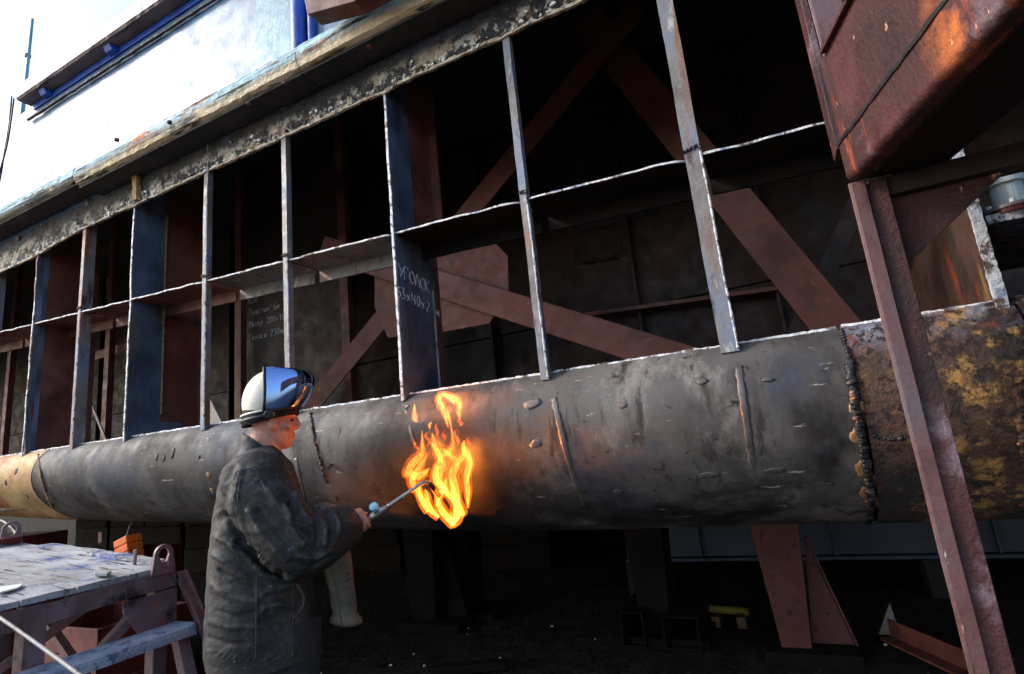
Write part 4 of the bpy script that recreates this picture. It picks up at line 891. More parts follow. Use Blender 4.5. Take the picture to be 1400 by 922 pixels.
# pale chips on the dirt
parts = []
for k in range(26):
    x = random.uniform(-3.4, 1.2); y = random.uniform(2.6, 4.6); r = random.uniform(0.003, 0.013); q = random.randint(3, 6); a0 = random.random() * 6
    ring = [Vector((x + math.cos(a0 + 2 * PI * i / q) * r * random.uniform(.4, 1.6), y + math.sin(a0 + 2 * PI * i / q) * r * random.uniform(.3, 1), 0.004)) for i in range(q)]
    parts.append(vloft([ring, [p + Vector((0, 0, 0.009)) for p in ring]]))
tag(link('paint_chips', pyd(*join(parts)), M_white), 'small pale paint chips scattered on the dark dirt', 'chips', kind='stuff')
# teal pole and hanging wires at the ship's far end
pp0, pp1 = onY(36, 96, 2.3), onY(60, 14, 2.3)
pole = EMPTY('deck_pole', (pp0.x, 2.3, FZ + 0.12), label='thin teal pole standing on the deck above the upper fender', cat='pole')
link('shaft', pyd(*vtube([Vector((pp0.x, 2.3, FZ + 0.10)), Vector((pp0.x + 0.03, 2.3, pp1.z)),], [0.018, 0.013], 10)), M_cyan, pole, smooth=True)
link('clamp', pyd(*vtube([Vector((pp0.x + 0.006, 2.3, pp0.z + 0.14)), Vector((pp0.x + 0.008, 2.3, pp0.z + 0.17))], 0.026, 10)), M_platsteel, pole)
for k, pts in enumerate((((16, 132), (12, 175), (5, 215), (0, 245), (-14, 300)), ((19, 135), (13, 180), (8, 205), (-2, 240), (-20, 290)))):
    tag(link('hanging_wire', pyd(*vtube(smooth_path([onY(u, v, 1.9 - 0.03 * k) for u, v in pts], 6), 0.006, 8)), M_rubber, smooth=True), ('thin dark wire hanging from the upper fender end, the one nearer the pale side plates', 'thin dark wire hanging from the upper fender end, the one farther off the side plates')[k], 'wire', 'wires hanging from the fender end')
#BUILD3
# ------------------------------------------------------------------ the worker
MB_ = Vector((-1.74, 1.53, 0)); MA = math.atan2(0.75, 0.66)
MROT = Matrix.Rotation(-MA, 3, 'Z')
CL = MROT @ (Vector((0, 0, CAMZ)) - MB_)
def ml(u, v, y=0.0):
    """photo pixel -> point in the worker's own frame, at side offset y (x forward, y to his left)"""
    d = MROT @ ray(u, v); t = (y - CL.y) / d.y; return CL + d * t
man = EMPTY('person', MB_, MA, 'person in a worn black work jacket heating the hull plate with a gas torch', 'person')
dg = None
def fuse(name, parts, voxel, smooth_it, mat, parent, sculpt=None, local=True):
    """closed shapes grown together into one continuous surface"""
    me = pyd(*join(parts)); tmp = bpy.data.objects.new('tmp', me); COL.objects.link(tmp)
    r = tmp.modifiers.new('r', 'REMESH'); r.mode = 'VOXEL'; r.voxel_size = voxel
    if smooth_it:
        s = tmp.modifiers.new('s', 'SMOOTH'); s.factor = 0.5; s.iterations = smooth_it
    bpy.context.view_layer.update()
    ev = tmp.evaluated_get(bpy.context.evaluated_depsgraph_get()); m2 = bpy.data.meshes.new_from_object(ev)
    bpy.data.objects.remove(tmp); bpy.data.meshes.remove(me)
    m2.materials.clear()
    if sculpt:
        nv = [v.normal.copy() for v in m2.vertices]
        wr = []
        for v, n in zip(m2.vertices, nv):
            c = sculpt(v.co.copy(), n); h = (c - v.co).dot(n); wr.append(max(0.0, min(1.0, (h - .003) / .009))); v.co = c
        m2.attributes.new('wear', 'FLOAT', 'POINT').data.foreach_set('value', wr)
        m2.update()
    return link(name, m2, mat, parent, smooth=True, local=local)
def ring_h(z, xb, xf, hw, n=36, fr=0.0, sq=2.4, z2=None):
    """horizontal ring from back xb to front xf, half width hw"""
    cx = (xb + xf) / 2; a = (xf - xb) / 2; out = []
    for j in range(n):
        t = 2 * PI * j / n; c, s = math.cos(t), math.sin(t); e = 2 / sq
        x = a * math.copysign(abs(c) ** e, c); y = hw * math.copysign(abs(s) ** e, s) * (1 - fr * c)
        zz = z if z2 is None else z + (z2 - z) * (x + a) / (2 * a)
        out.append((cx + x, y, zz))
    return out
# --- body: head, neck, trunk, legs, arms, right hand, one mesh
HD = [(614, 380, 394, .022), (609, 374, 398.5, .042), (602, 365, 401, .056), (594, 355, 402, .064), (585, 347, 403, .070), (576, 342, 402, .074), (566, 339, 403.5, .077), (552, 337, 403, .078), (535, 341, 399, .074), (520, 350, 390, .058), (511, 362, 378, .025)]
HDs = list(zip(*[smooth_vals([h[k] for h in HD], 3) for k in range(4)]))
head = []
for v, ub, uf, hw in HDs:
    b, f_ = ml(ub, v), ml(uf, v); head.append(ring_h((b.z + f_.z) / 2, b.x, f_.x, hw, 36, 0.16, 2.2))
body = [vloft(head[::-1])]
def pt(u, v, y=0.0): return ml(u, v, y)
def ell(u, v, y, r): body.append(vell(pt(u, v, y), r))
# nose, lips, brows, chin, ears
body.append(vtube([pt(402.5, 567), pt(406, 575), pt(408.5, 582), pt(406, 586)], [.008, .010, .0125, .010], 10))
ell(405, 586, .010, (.009, .008, .007)); ell(405, 586, -.010, (.009, .008, .007))
ell(401.5, 594.5, 0, (.009, .021, .0052)); ell(401, 599, 0, (.008, .019, .0058)); ell(396, 607, 0, (.013, .020, .012))
for s in (-1, 1):
    ell(399, 566, s * .030, (.012, .022, .007)); ell(392, 583, s * .045, (.022, .020, .020)); ell(374, 580, s * .076, (.014, .008, .026))
    body.append(vtube([pt(374, 570, s * .080), pt(369.5, 575, s * .083), pt(370, 583, s * .082), pt(374, 589, s * .077)], [.006, .0065, .006, .005], 8))
body.append(vtube([pt(352, 655), pt(357, 625), pt(365, 600), pt(369, 580)], [.078, .066, .060, .058], 18))
trunk = [(640, 318, 392, .19), (690, 303, 402, .17), (760, 296, 412, .16), (840, 292, 420, .17), (900, 295, 420, .18)]
body.append(vloft([ring_h(pt(355, v).z, pt(b, v).x, pt(f_, v).x, hw) for v, b, f_, hw in trunk][::-1]))
hipz = pt(355, 900).z
for s in (-1, 1):
    body.append(vtube([(0.0, s * .10, hipz + .08), (0.01, s * .10, .80), (0.015, s * .105, .48), (-0.01, s * .11, .28), (-0.015, s * .11, .07)], [.095, .09, .058, .055, .04], 16))
    body.append(vtube([(-.06, s * .11, .05), (.03, s * .115, .055), (.13, s * .12, .04), (.19, s * .125, .03)], [.035, .045, .042, .025], 12))
YW = -0.17
body.append(vtube([pt(350, 655, -.18), pt(375, 705, -.23), pt(403, 748, -.25), pt(445, 735, -.21), pt(484, 714, YW)], [.055, .048, .045, .042, .028], 14))
body.append(vtube([pt(350, 655, .18), pt(380, 715, .24), pt(400, 735, .20), pt(435, 712, .08), pt(452, 702, -.02)], [.055, .048, .045, .040, .028], 14))
# right hand closed on the torch grip
TA, TB = pt(478, 727.5, YW), pt(556, 675, YW)            # torch axis
tdir = (TB - TA).normalized(); side = Vector((0, -1, 0)); tup = tdir.cross(side).normalized()
if tup.z < 0: tup = -tup
hc = pt(490, 712, YW)                                    # palm centre
body.append(vtube([pt(478, 713, YW), pt(484, 710, YW), pt(492, 707, YW - .004), pt(497, 709, YW - .006)], [(.024, .030), (.024, .034), (.020, .034), (.012, .022)], 14, Vector((0, 0, 1))))
def grip(c0, rad, a0, a1, r0, r1, k=7):
    """a finger bent round the torch axis"""
    path = []; rr = []
    for i in range(k):
        a = a0 + (a1 - a0) * i / (k - 1); path.append(c0 + side * math.cos(a) * rad + tup * math.sin(a) * rad); rr.append(r0 + (r1 - r0) * i / (k - 1))
    body.append(vtube(path, rr, 9))
for i, (t, r0, sp) in enumerate(((.078, .0095, 3.9), (.058, .0100, 4.1), (.038, .0095, 4.0), (.019, .0080, 3.6))):
    c0 = TA + tdir * (t - .012)
    grip(c0, .0235 - .001 * i, 1.2, 1.2 - sp, r0, r0 * .78)
body.append(vtube([pt(486, 704, YW + .022), pt(492, 702.5, YW + .024), pt(498, 702.5, YW + .018), pt(502, 703.5, YW + .008)], [.012, .0105, .0095, .007], 9))
EYES = [pt(401, 574.5, s * .030) for s in (-1, 1)]
def sculpt_body(co, n):
    for e in EYES:
        d = (co - e).length; co = co - n * (.006 * math.exp(-(d / .011) ** 2))
    m_ = pt(403.5, 596.8); dz = abs(co.z - m_.z)
    if abs(co.y) < .026 and co.x > m_.x - .022: co = co - n * (.0035 * math.exp(-(dz / .0032) ** 2))
    if co.z > 1.45 and abs(co.y) < .07:   # crease from nostril to mouth corner
        for s in (-1, 1):
            a = pt(402, 588, s * .017); b = pt(397, 602, s * .030); ab = b - a; t = max(0, min(1, (co - a).dot(ab) / ab.length_squared)); d = (co - a - ab * t).length
            co = co - n * (.0022 * math.exp(-(d / .005) ** 2))
    return co
body_o = fuse('body', body, 0.0042, 3, M_skin, man, sculpt_body)
for e in EYES: link('eye', pyd(*vell(e + Vector((-.0045, 0, -.001)), (.0085, .010, .0042), 12, 8)), MAT('dark eye', [(40, 30, 26), (60, 48, 42)], 60, rough=(.15, .2), bump=0, local=True), man, smooth=True, local=True)
for s in (-1, 1):
    link('eyebrow', pyd(*vtube([pt(405, 568, s * .016), pt(404, 566, s * .028), pt(399, 567, s * .044)], [.003, .0036, .002], 6)), MAT('eyebrow hair', [(70, 52, 42), (96, 74, 60)], 80, bump=0, local=True), man, local=True)

# --- jacket
JK = [(612, 338, 374, .085), (616, 332, 381, .115), (621, 325, 387, .150), (628, 315, 393, .186), (638, 306, 400, .215), (660, 299, 407, .222), (690, 293, 415, .218), (720, 289, 421, .215), (760, 285, 426, .215), (800, 282, 428, .222), (840, 280, 431, .232), (872, 280, 437, .242), (895, 284, 442, .248)]
JKs = list(zip(*[smooth_vals([j[k] for j in JK], 3) for k in range(4)]))
rings = []
for v, ub, uf, hw in JKs:
    zb_, zf_ = pt(ub, v).z, pt(uf, v).z; k = max(0, min(1, (v - 840) / 55))
    z = (zb_ + zf_) / 2
    rings.append(ring_h(z - 0.006 * k, pt(ub, v).x, pt(uf, v).x, hw, 44, 0.06, 2.5, z + 0.014 * k))
jk = [vloft(rings[::-1])]
def sleeve(path, rad, k=5):
    P = smooth_path(path, k); r = smooth_vals(rad, k); jk.append(vtube(P, r, 22))
sleeve([pt(340, 648, -.16), pt(352, 668, -.215), pt(376, 712, -.255), pt(399, 741, -.27), pt(430, 742, -.25), pt(458, 727, -.215), pt(479, 716, -.178)], [.095, .106, .108, .106, .096, .084, .070])
sleeve([pt(345, 650, .16), pt(362, 680, .22), pt(385, 722, .25), pt(408, 733, .20), pt(432, 716, .08), pt(448, 706, -.02)], [.09, .10, .10, .094, .08, .062])
# collar: a turned-down collar standing round the neck
for k in range(2):
    pass
FOLDS = [  # photo polyline, height (+ ridge, - valley), width, side offset of the surface
 ([(300, 735), (318, 745), (338, 760), (352, 778)], .012, .016), ([(296, 758), (316, 776), (338, 792)], .010, .014), ([(308, 705), (322, 728), (334, 742)], -.014, .014), ([(325, 742), (352, 765), (385, 787)], -.018, .014),
 ([(292, 800), (312, 815), (345, 822)], .008, .016), ([(288, 850), (310, 858), (348, 855)], .007, .016), ([(355, 812), (375, 806), (398, 800)], .008, .014), ([(356, 850), (378, 846), (402, 850)], -.008, .014), ([(356, 784), (380, 792), (400, 790)], .009, .012), ([(300, 780), (318, 796), (346, 804)], -.010, .012), ([(360, 832), (382, 826), (398, 832)], .008, .012), ([(296, 835), (320, 842), (346, 838)], -.008, .012), ([(404, 842), (418, 850), (432, 868)], .008, .012), ([(286, 872), (312, 880), (346, 880)], -.006, .012),
 ([(402, 676), (412, 700), (424, 716)], .012, .010), ([(396, 690), (408, 716), (426, 732)], -.013, .010), ([(388, 690), (398, 722), (414, 744)], .011, .011), ([(366, 672), (380, 690), (398, 706)], .008, .012), ([(352, 700), (372, 722), (398, 748)], -.008, .013), ([(340, 700), (362, 735), (392, 764)], .009, .013),
 ([(428, 706), (434, 722), (432, 745)], -.012, .007), ([(437, 704), (444, 722), (443, 745)], .011, .008), ([(447, 703), (453, 720), (452, 740)], -.011, .007), ([(456, 702), (463, 718), (462, 735)], .010, .007), ([(465, 701), (472, 716), (471, 732)], -.008, .006), ([(408, 760), (428, 764), (452, 752)], .009, .010), ([(398, 768), (424, 776), (448, 762)], -.009, .009),
 ([(330, 640), (322, 670), (316, 700)], .006, .018), ([(318, 640), (308, 675), (302, 710)], -.006, .016)]
SEAMS_J = [([(352, 752), (351, 800), (350, 850), (349, 902)], 0), ([(401, 796), (400, 830), (400, 897)], 0), ([(329, 655), (325, 680), (330, 712), (340, 742)], 0), ([(352, 650), (368, 676), (386, 700), (398, 715)], 0), ([(318, 662), (326, 648), (350, 640), (372, 648)], 0), ([(286, 890), (320, 900), (352, 903), (400, 896), (440, 884)], 0)]
def proj_px(co):
    w_ = MROT.transposed() @ co + MB_ - Vector((0, 0, CAMZ)); c = ROT.transposed() @ w_
    return PU + F * c.x / -c.z, PV - F * c.y / -c.z
def seg_d(px, py, pl):
    best = 1e9
    for (a, b), (c, d) in zip(pl, pl[1:]):
        vx_, vy_ = c - a, d - b; t = max(0, min(1, ((px - a) * vx_ + (py - b) * vy_) / (vx_ * vx_ + vy_ * vy_)))
        best = min(best, math.hypot(px - a - vx_ * t, py - b - vy_ * t))
    return best
def sculpt_jacket(co, n):
    h = .004 * ns(co.x * 6, co.y * 6, co.z * 6)
    h += .004 * (.4 - abs(ns(co.x * 6 + 5, co.y * 6, co.z * 15)) * 2) + .0014 * (.4 - 2 * abs(ns(co.x * 14 + co.z * 9, co.y * 12, co.z * 26))) + .0009 * (.5 - 2 * abs(ns(co.x * 40 - co.z * 20, co.y * 40, co.z * 46)))
    if n.y < 0.35:                                  # folds on the side worked from the photograph, stitched lines
        u, v = proj_px(co)
        for pl, a, w_ in FOLDS:
            d = (seg_d(u, v, pl) + 2.5 * ns(u * .06, v * .06, a * 900)) / 369; w2 = w_ * .72
            if d < w2 * 2.5: h += a * (1.1 if v < 790 else .7) * math.exp(-(d / w2) ** 2)
        for pl, _ in SEAMS_J:
            d = seg_d(u, v, pl) / 369
            if d < .02: h += .0032 * math.exp(-((d - .004) / .003) ** 2) - .003 * math.exp(-(d / .0022) ** 2)
    else:
        h += .010 * ns(co.x * 5, co.y * 5, co.z * 12)
    return co + n * h
jacket = fuse('jacket', jk, 0.0050, 5, M_leather, man, sculpt_jacket)
# collar and lapels
col_r = []
for (ub, vb, uf, vf, hw, g) in ((320, 630, 390, 652, .135, 0), (324, 612, 389, 644, .112, 0), (328, 597, 388, 634, .095, 0), (331, 591, 388, 629, .088, 0), (337, 594, 385, 630, .080, 0), (338, 608, 380, 640, .078, 0)):
    b, f_ = pt(ub, vb), pt(uf, vf); rr = []
    n = 40
    for j in range(n):
        t = 2 * PI * j / n; c, s = math.cos(t), math.sin(t); x = (b.x + f_.x) / 2 + (f_.x - b.x) / 2 * c; z = (b.z + f_.z) / 2 + (f_.z - b.z) / 2 * c
        rr.append((x, hw * s * (1 - .12 * c), z - .018 * max(0, c) ** 6 + .003 * ns(t * 3, hw * 40)))
    col_r.append(rr)
cv, cf = vloft(col_r, cap=False)
co_ = link('collar', pyd(cv, cf), M_leather, jacket, smooth=True, local=True); sm = co_.modifiers.new('s', 'SOLIDIFY'); sm.thickness = .006; sb = co_.modifiers.new('b', 'SUBSURF'); sb.levels = 1; sb.render_levels = 1
lp = [pt(u, v, -.075) for u, v in ((370, 628), (386, 632), (392, 644), (400, 648), (390, 658), (376, 648))]
link('collar_point', pyd(*vloft([lp, [p + Vector((0.004, .016, 0)) for p in lp]])), M_leather, jacket, bevel=.003, local=True)
# cuff, pocket welt, hem
cufp = [pt(472, 719, -.182), pt(478, 716.5, -.178), pt(482, 714.5, -.175)]
link('cuff', pyd(*vtube(cufp, [.068, .062, .054], 24)), M_leather, jacket, smooth=True, local=True, bevel=.003)
def side_y(u, v):
    """side offset of the jacket's near surface at a photo pixel"""
    d = (MROT @ ray(u, v)).normalized(); hit, loc, nn, idx = jacket.ray_cast(CL, d)
    return loc if hit else pt(u, v, -.24)
bpy.context.view_layer.update()
pw = smooth_path([side_y(u, v) + Vector((0, -.003, 0)) for u, v in ((403, 797), (410, 806), (415, 818), (412, 832), (401, 845))], 4)
link('pocket_welt', pyd(*vtube(pw, [.003 + .003 * math.sin(PI * i / (len(pw) - 1)) for i in range(len(pw))], 8)), M_leatherw, jacket, smooth=True, local=True)
for pl, _ in SEAMS_J[:4]:
    P = smooth_path([side_y(u, v) + Vector((0, -.001, 0)) for u, v in pl], 8); P = [side_y(*proj_px(p)) + Vector((0, -.0012, 0)) for p in P]
    link('stitched_seam', pyd(*vtube(P, .0016, 6)), M_leatherw, jacket, smooth=True, local=True)
# trousers and boots
tr = []
for s in (-1, 1): tr.append(vtube([(0.0, s * .085, hipz + .12), (0.0, s * .10, hipz), (0.01, s * .105, .70), (0.015, s * .11, .45), (0.0, s * .115, .22), (-.005, s * .115, .06)], [.135, .13, .115, .098, .092, .095], 20))
fuse('trousers', tr, .009, 4, M_trouser, man, lambda co, n: co + n * (.008 * ns(co.x * 8, co.y * 8, co.z * 10)))
for s in (-1, 1):
    bt = [vtube([(-.085, s * .115, .055), (-.03, s * .115, .065), (.06, s * .118, .062), (.14, s * .122, .052), (.20, s * .126, .045)], [(.045, .045), (.05, .055), (.052, .052), (.052, .045), (.036, .036)], 16, Vector((0, 0, 1))), vtube([(-.02, s * .115, .05), (-.02, s * .115, .20)], .06, 16)]
    fuse('boot', bt, .008, 4, M_rubber, man)
# --- cap, helmet, visor
capc = pt(370, 566)
rings = []
for k in range(12):
    ph = -0.16 + (PI / 2 - 0.02 + 0.16) * k / 11; rr = []
    for j in range(40):
        t = 2 * PI * j / 40; x = .097 * math.cos(ph) * math.cos(t); y = .089 * math.cos(ph) * math.sin(t) * (1 - .08 * math.cos(t))
        rr.append((capc.x + x, y, capc.z - .008 + .125 * math.sin(ph) + .19 * x * (1 - math.sin(max(0, ph)))))
    rings.append(rr)
cp = link('knit_cap', pyd(*vloft(rings, cap=False)), M_knit, man, smooth=True, local=True); m_ = cp.modifiers.new('s', 'SOLIDIFY'); m_.thickness = .006; m_.offset = 1
hel = EMPTY('helmet'); hel.parent = man
hcx = pt(371, 548)
rings = []
TL = -0.16
for k in range(14):
    ph = -0.42 + (PI / 2 + 0.42 - 0.03) * k / 13; rr = []
    for j in range(49):
        t = PI * 0.42 + (2 * PI - PI * 0.84) * j / 48; r_ = math.cos(ph)
        x = .099 * r_ * math.cos(t); y = .101 * r_ * math.sin(t); z = .113 * math.sin(ph)
        rr.append((hcx.x + x, y, hcx.z + z + .10 * x * (1 - math.sin(max(ph, 0)))))
    rings.append(rr)
sh = link('helmet_shell', pyd(*vloft(rings, cap=False, closed=False)), M_shell, man, smooth=True, local=True); m_ = sh.modifiers.new('s', 'SOLIDIFY'); m_.thickness = .005; m_.offset = 1
bpy.data.objects.remove(hel)
# visor: a bowed mirror shield, raised
rows = []
VT = [(369, 508, 0.012, .099), (370, 520, 0, .105), (370, 536, 0, .107), (369, 552, 0, .106), (367, 566, 0, .103)]
VF = [(425, 511), (431.5, 517), (428, 532), (421, 547), (412, 558)]
for (ub, vb, _, hw), (uf, vf) in zip(VT, VF):
    b, f_ = pt(ub, vb), pt(uf, vf); rr = []
    for j in range(41):
        t = -PI / 2 * 1.04 + PI * 1.04 * j / 40; c = math.cos(t); s = math.sin(t)
        k = math.copysign(abs(c) ** .8, c)
        rr.append((b.x + (f_.x - b.x) * k, hw * math.copysign(abs(s) ** .9, s), b.z + (f_.z - b.z) * max(0, c)))
    rows.append(rr)
top = [(p[0] * .5 + hcx.x * .5 + .004, p[1] * .55, p[2] + .006) for p in rows[0]]
vis = link('visor', pyd(*vloft(rows, cap=False, closed=False)), M_visor, sh, smooth=True, local=True)
m_ = vis.modifiers.new('ss', 'SUBSURF'); m_.levels = 2; m_.render_levels = 2
m_ = vis.modifiers.new('s', 'SOLIDIFY'); m_.thickness = .003; m_.offset = 0
vt_ = link('visor_top', pyd(*vloft([rows[0], top], cap=False, closed=False)), M_rubber, sh, smooth=True, local=True); m_ = vt_.modifiers.new('s', 'SOLIDIFY'); m_.thickness = .003
link('visor_rim', pyd(*vtube([Vector(p) for p in rows[-1]], .0045, 8)), M_rubber, sh, smooth=True, local=True)
link('visor_rim', pyd(*vtube([Vector(r_[0]) + Vector((-.002, -.003, 0)) for r_ in rows], .005, 8)), M_rubber, sh, smooth=True, local=True)
for yy in (-.107, .107):
    sgn = -1 if yy < 0 else 1
    link('pivot_knob', pyd(*vtube([pt(367, 567, yy), pt(367, 567, yy + sgn * .014)], .016, 16)), M_rubber, sh, local=True, bevel=.003)
    link('pivot_cap', pyd(*vtube([pt(372.5, 567, yy), pt(372.5, 567, yy + sgn * .010)], .010, 14)), M_yellow, sh, local=True, bevel=.002)
band = [Vector((capc.x - .002 + .102 * math.cos(t), .096 * math.sin(t), pt(345, 578).z + .004 + .22 * .106 * (math.cos(t) + 1) * .5)) for t in [PI * .45 + PI * 1.1 * k / 30 for k in range(31)]]
link('headband', pyd(*vtube(band, [(.003, .006)] * 31, 8, Vector((0, 0, 1)))), M_rubber, sh, smooth=True, local=True)
link('headband', pyd(*vtube([p + Vector((0, 0, .020)) for p in band], [(.0025, .004)] * 31, 8, Vector((0, 0, 1)))), M_shell, sh, smooth=True, local=True)
# left glove laid over the right forearm
gl = [vtube([pt(428, 712, -.02), pt(440, 704, -.06), pt(452, 700, -.09)], [.05, .046, .040], 16)]
for k in range(4):
    b = pt(452 + k * 1.5, 697 + k * 3.2, -.085 - .018 * k); gl.append(vtube([b, b + Vector((.030, -.022, .002)), b + Vector((.048, -.040, -.018)), b + Vector((.046, -.048, -.040))], [.016, .0155, .0145, .012], 10))
gl.append(vtube([pt(440, 697, -.07), pt(448, 693.5, -.10), pt(456, 694, -.12)], [.017, .015, .012], 10))
fuse('left_glove', gl, .005, 3, M_gaunt, man, lambda co, n: co + n * (.003 * ns(co.x * 40, co.y * 40, co.z * 40)))
# --- gauntlet hanging from the crook of the arm, its own thing
def mw(p): return MROT.transposed() @ p + MB_
ga = [(722, 426, 474, .036), (745, 432, 478, .042), (770, 440, 481.5, .046), (795, 446, 484, .049), (815, 451, 486.5, .050), (832, 453, 487.5, .053), (840, 454, 489, .056), (847, 451, 496, .064), (854, 455, 491, .058)]
gs = list(zip(*[smooth_vals([g_[k] for g_ in ga], 3) for k in range(4)]))
rings = []
for i, (v, a, b, hw) in enumerate(gs):
    p, q = pt(a, v, -.10), pt(b, v, -.10); rr = []
    for j in range(32):
        t = 2 * PI * j / 32; c, s = math.cos(t), math.sin(t)
        wv = .004 * ns(v * .09, c * 2, s * 2) + .002 * math.sin(v * .42) * max(0, c)
        x = (p.x + q.x) / 2 + (q.x - p.x) / 2 * c + wv; rr.append(mw(Vector((x, -.10 + hw * .62 * s + wv, (p.z + q.z) / 2 + (q.z - p.z) / 2 * c))))
    rings.append(rr)
gz = pt(465, 853, -.10); gb = mw(gz)
gau = EMPTY('gauntlet', (gb.x, gb.y, gb.z), label='grey brown leather welding gauntlet hanging cuff down from the worker\'s arm', cat='glove')
link('sleeve', pyd(*vloft(rings)), M_gaunt, gau, smooth=True)
link('cuff_binding', pyd(*vtube([r_ for r_ in rings[-3]] + [rings[-3][0]], .004, 8)), M_gaunt, gau, smooth=True)
link('stitching', pyd(*vtube([Vector(rings[i][22]) for i in range(len(rings))], .0022, 6)), M_leatherw, gau, smooth=True)

# ------------------------------------------------------------------ torch
tw = lambda p: MROT.transposed() @ p + MB_
A, B = tw(TA), tw(TB); D = (B - A).normalized()
tor = EMPTY('gas_torch', A, label='long chrome gas heating torch with pale blue valve knob held by the worker', cat='torch')
Cc = tw(pt(500, 705.5, YW + .01)); 
link('grip', pyd(*vtube([A - D * .03, A + D * .06, A + D * .085], [.010, .011, .010], 14)), M_chrome, tor, smooth=True)
bd = A + D * .115
link('valve_body', pyd(*vtube([A + D * .085, A + D * .10, A + D * .135, A + D * .15], [.011, .014, .014, .010], 8)), M_chrome, tor, bevel=.001)
kb = A + D * .120; ku = (Vector((0, 0, 1)) - D * D.z).normalized(); kn = tw(side) - tw(Vector((0, 0, 0))); kd = (ku * .8 + kn * .75 - D * .25).normalized()
link('valve_stem', pyd(*vtube([kb, kb + kd * .035], .005, 8)), M_chrome, tor)
knob = link('valve_knob', pyd(*vtube([kb + kd * .034, kb + kd * .050], .0165, 16)), M_knobblue, tor, bevel=.002)
link('knob_centre', pyd(*vtube([kb + kd * .050, kb + kd * .053], .006, 10)), M_plastic, knob)
fl_, fn = bilge_at(604, 672)
TB2 = tw(pt(582, 660, YW - .0)); tip = tw(pt(597, 680, YW)) 
path = [A + D * .15, A + D * .22, B, tw(pt(572, 664, YW)), tw(pt(581, 659, YW)), tw(pt(588, 661, YW))]
path = smooth_path(path, 5)
link('tube', pyd(*vtube(path, .0075, 14)), M_chrome, tor, smooth=True)
tp_ = tip + (fl_ - tip) * 0.25
link('nozzle', pyd(*vtube(smooth_path([path[-1] - (path[-1] - path[-2]).normalized() * .002, tw(pt(592, 667, YW)), tp_], 4), [.0085] * 4 + [.010] * 4 + [.012], 14)), M_soottip, tor, smooth=True)
hp = smooth_path([A - D * .028, A - D * .06 + Vector((0, 0, -.02)), tw(pt(470, 760, -.06)), tw(pt(455, 830, .05)), tw(pt(430, 930, .12)), tw(Vector((.22, .25, .35))), tw(Vector((.2, .5, .03))), tw(Vector((-.3, .8, .02)))], 8)
link('hose', pyd(*vtube(hp, .007, 10)), M_rubber, tor, smooth=True)

# ------------------------------------------------------------------ flame
mf = bpy.data.materials.new('flame gas'); mf.use_nodes = True
N = mf.node_tree.nodes; L = mf.node_tree.links; N.remove(N['Principled BSDF'])
def flame_mat(name, col, st, ns_=40.0):
    m = bpy.data.materials.new(name); m.use_nodes = True; N = m.node_tree.nodes; L = m.node_tree.links; N.remove(N['Principled BSDF'])
    em = N.new('ShaderNodeEmission'); em.inputs['Color'].default_value = (*col, 1)
    g_ = N.new('ShaderNodeNewGeometry'); mp = N.new('ShaderNodeMapping'); mp.inputs['Scale'].default_value = (ns_, ns_, ns_ * .5); L.new(g_.outputs['Position'], mp.inputs[0])
    n = N.new('ShaderNodeTexNoise'); n.inputs['Scale'].default_value = 1; n.inputs['Detail'].default_value = 2; n.inputs['Distortion'].default_value = 1.2; L.new(mp.outputs[0], n.inputs['Vector'])
    r = N.new('ShaderNodeMapRange'); r.inputs['From Min'].default_value = .44; r.inputs['From Max'].default_value = .62; r.inputs['To Min'].default_value = st * .04; r.inputs['To Max'].default_value = st; L.new(n.outputs[0], r.inputs['Value'])
    L.new(r.outputs[0], em.inputs['Strength']); L.new(em.outputs[0], N['Material Output'].inputs['Volume']); return m
M_fl1 = flame_mat('flame body', (1.0, .14, .007), 4.2); M_fl2 = flame_mat('flame core', (1.0, .33, .045), 8.5, 55); M_fl0 = flame_mat('flame halo', (1.0, .13, .008), 0.25, 14)
flm = EMPTY('torch_flame', (-1.3, 1.9, 1.15), label='bright orange gas flame licking up the dark bilge plate', cat='flame')
def tongue(pts, w_, mat, y=1.955, name='flame_tongue', flat=.5):
    P = smooth_path([onY(u, v, y) + Vector((0, random.uniform(-.008, .008), 0)) for u, v in pts], 7); n = len(P); r = smooth_vals(w_, 7)
    rad = [(max(.0008, r[i] / 750 * 2.3 / 1.0 * flat), max(.0008, r[i] / 750 * 2.3)) for i in range(n)]
    link(name, pyd(*vtube(P, rad, 12, Vector((1, 0, .02)))), mat, flm, smooth=True)
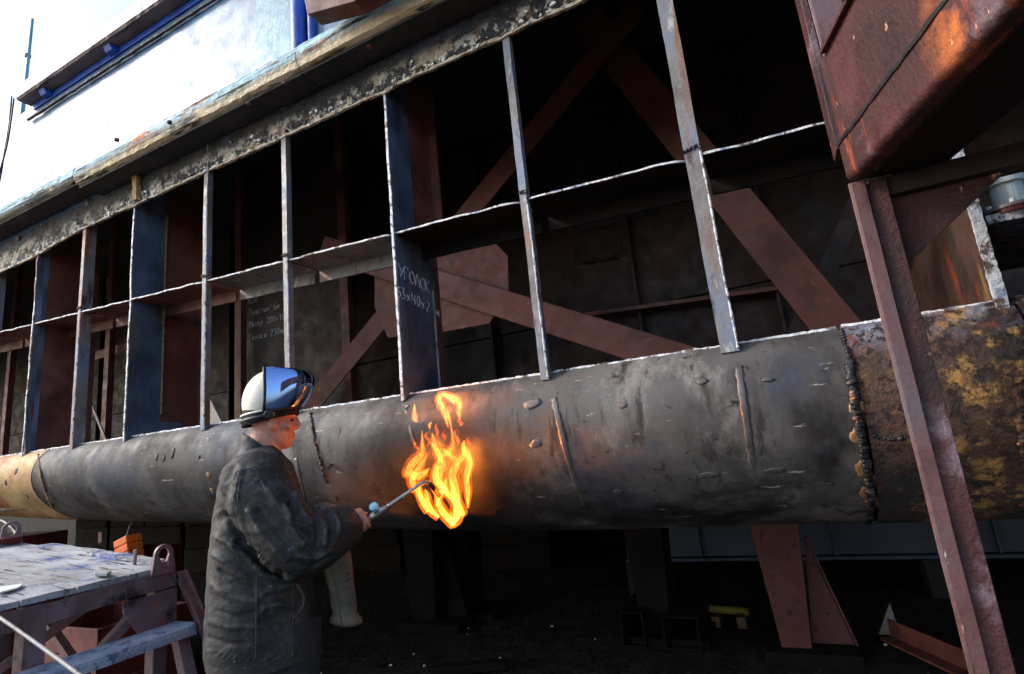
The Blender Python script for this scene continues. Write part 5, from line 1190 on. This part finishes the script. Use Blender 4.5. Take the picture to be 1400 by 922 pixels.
T_ = [([(572, 650), (562, 645), (557, 648), (565, 634), (577, 622), (580, 605), (576, 590)], (3, 6, 8, 9, 6, 3, .3)),
 ([(578, 690), (572, 672), (566, 656), (574, 640), (582, 620)], (1, 7, 9, 7, .4)), ([(586, 700), (580, 688), (574, 674), (572, 662)], (5, 7, 6, 1)),
 ([(600, 708), (592, 700), (586, 688), (582, 676), (580, 668)], (6, 7, 7, 5, 1)), ([(620, 719), (614, 712), (606, 700), (600, 686), (596, 672)], (6, 8, 8, 6, 1)),
 ([(618, 718), (624, 704), (622, 688), (612, 676), (606, 660)], (6, 9, 8, 5, 1)), ([(636, 704), (630, 700), (626, 688), (622, 672), (618, 655)], (5, 8, 8, 6, 1)),
 ([(611, 675), (602, 664), (600, 648), (606, 636), (600, 620), (592, 605), (590, 592)], (2, 7, 10, 9, 7, 5, .4)), ([(616, 676), (608, 668), (598, 656), (596, 640), (602, 628)], (4, 8, 9, 6, .5)),
 ([(628, 690), (624, 672), (618, 652), (622, 634), (614, 622), (606, 612)], (2, 8, 10, 9, 5, .6)), ([(638, 695), (640, 672), (636, 650), (640, 632), (634, 618), (633, 605)], (2, 6, 7, 8, 6, .5)),
 ([(640, 660), (642, 640), (640, 622), (632, 612), (635, 602)], (1, 4, 6, 4, .4)), ([(624, 640), (630, 630), (634, 622), (632, 612)], (1, 7, 6, 1)),
 ([(604, 625), (612, 620), (617, 612), (618, 596), (616, 580), (612, 568), (611, 556)], (1, 6, 5, 2.2, 1.6, 3, .6)), ([(611, 585), (609, 570), (604, 556), (600, 546), (606, 541), (616, 546), (622, 552)], (.8, 3.5, 6, 6, 5, 6, .8)),
 ([(629, 575), (628, 564), (630, 553), (622, 545), (610, 542)], (.6, 4, 5, 5, 1)), ([(572, 577), (567, 574), (566, 566), (569, 554)], (1.2, 4.5, 4, .4)), ([(588, 586), (589, 581), (590, 577)], (1, 2.4, .6)),
 ([(590, 604), (595, 612), (600, 622), (604, 634)], (.6, 5, 7, 4)), ([(597, 693), (600, 680), (606, 668), (610, 652)], (2, 6, 7, 1)), ([(586, 640), (580, 646), (570, 652), (563, 650)], (.6, 6, 9, 6))]
for i, (pts, w_) in enumerate(T_):
    st_ = random.getstate(); y_ = 1.945 + .012 * math.sin(i * 2.1)
    jp = [(u + random.uniform(-1.5, 1.5), v + random.uniform(-1.5, 1.5)) for u, v in pts]
    sd = random.getstate(); tongue(jp, [a * 1.15 for a in w_], M_fl1, y_)
    random.setstate(sd); tongue(jp, [max(.15, a * .58 * (1 if 0 < q < len(w_) - 1 else .5)) for q, a in enumerate(w_)], M_fl2, y_, 'flame_core')
for u, v, h in ((584, 600, 20), (597, 588, 18), (624, 598, 22), (640, 606, 16), (606, 596, 14), (570, 612, 14), (628, 578, 10), (615, 560, 12)):
    tongue([(u, v + h * .5), (u + 2, v + h * .2), (u - 1.5, v - h * .2), (u + 1, v - h * .5)], (.4, 2.6, 1.9, .2), M_fl1, 1.94, 'flame_wisp')
tongue([(570, 672), (566, 652), (572, 630), (578, 598)], (5, 13, 12, 2), M_fl0, 1.93, 'flame_halo', .5)
tongue([(616, 584), (610, 560), (612, 546)], (4, 14, 10), M_fl0, 1.93, 'flame_halo', .5)
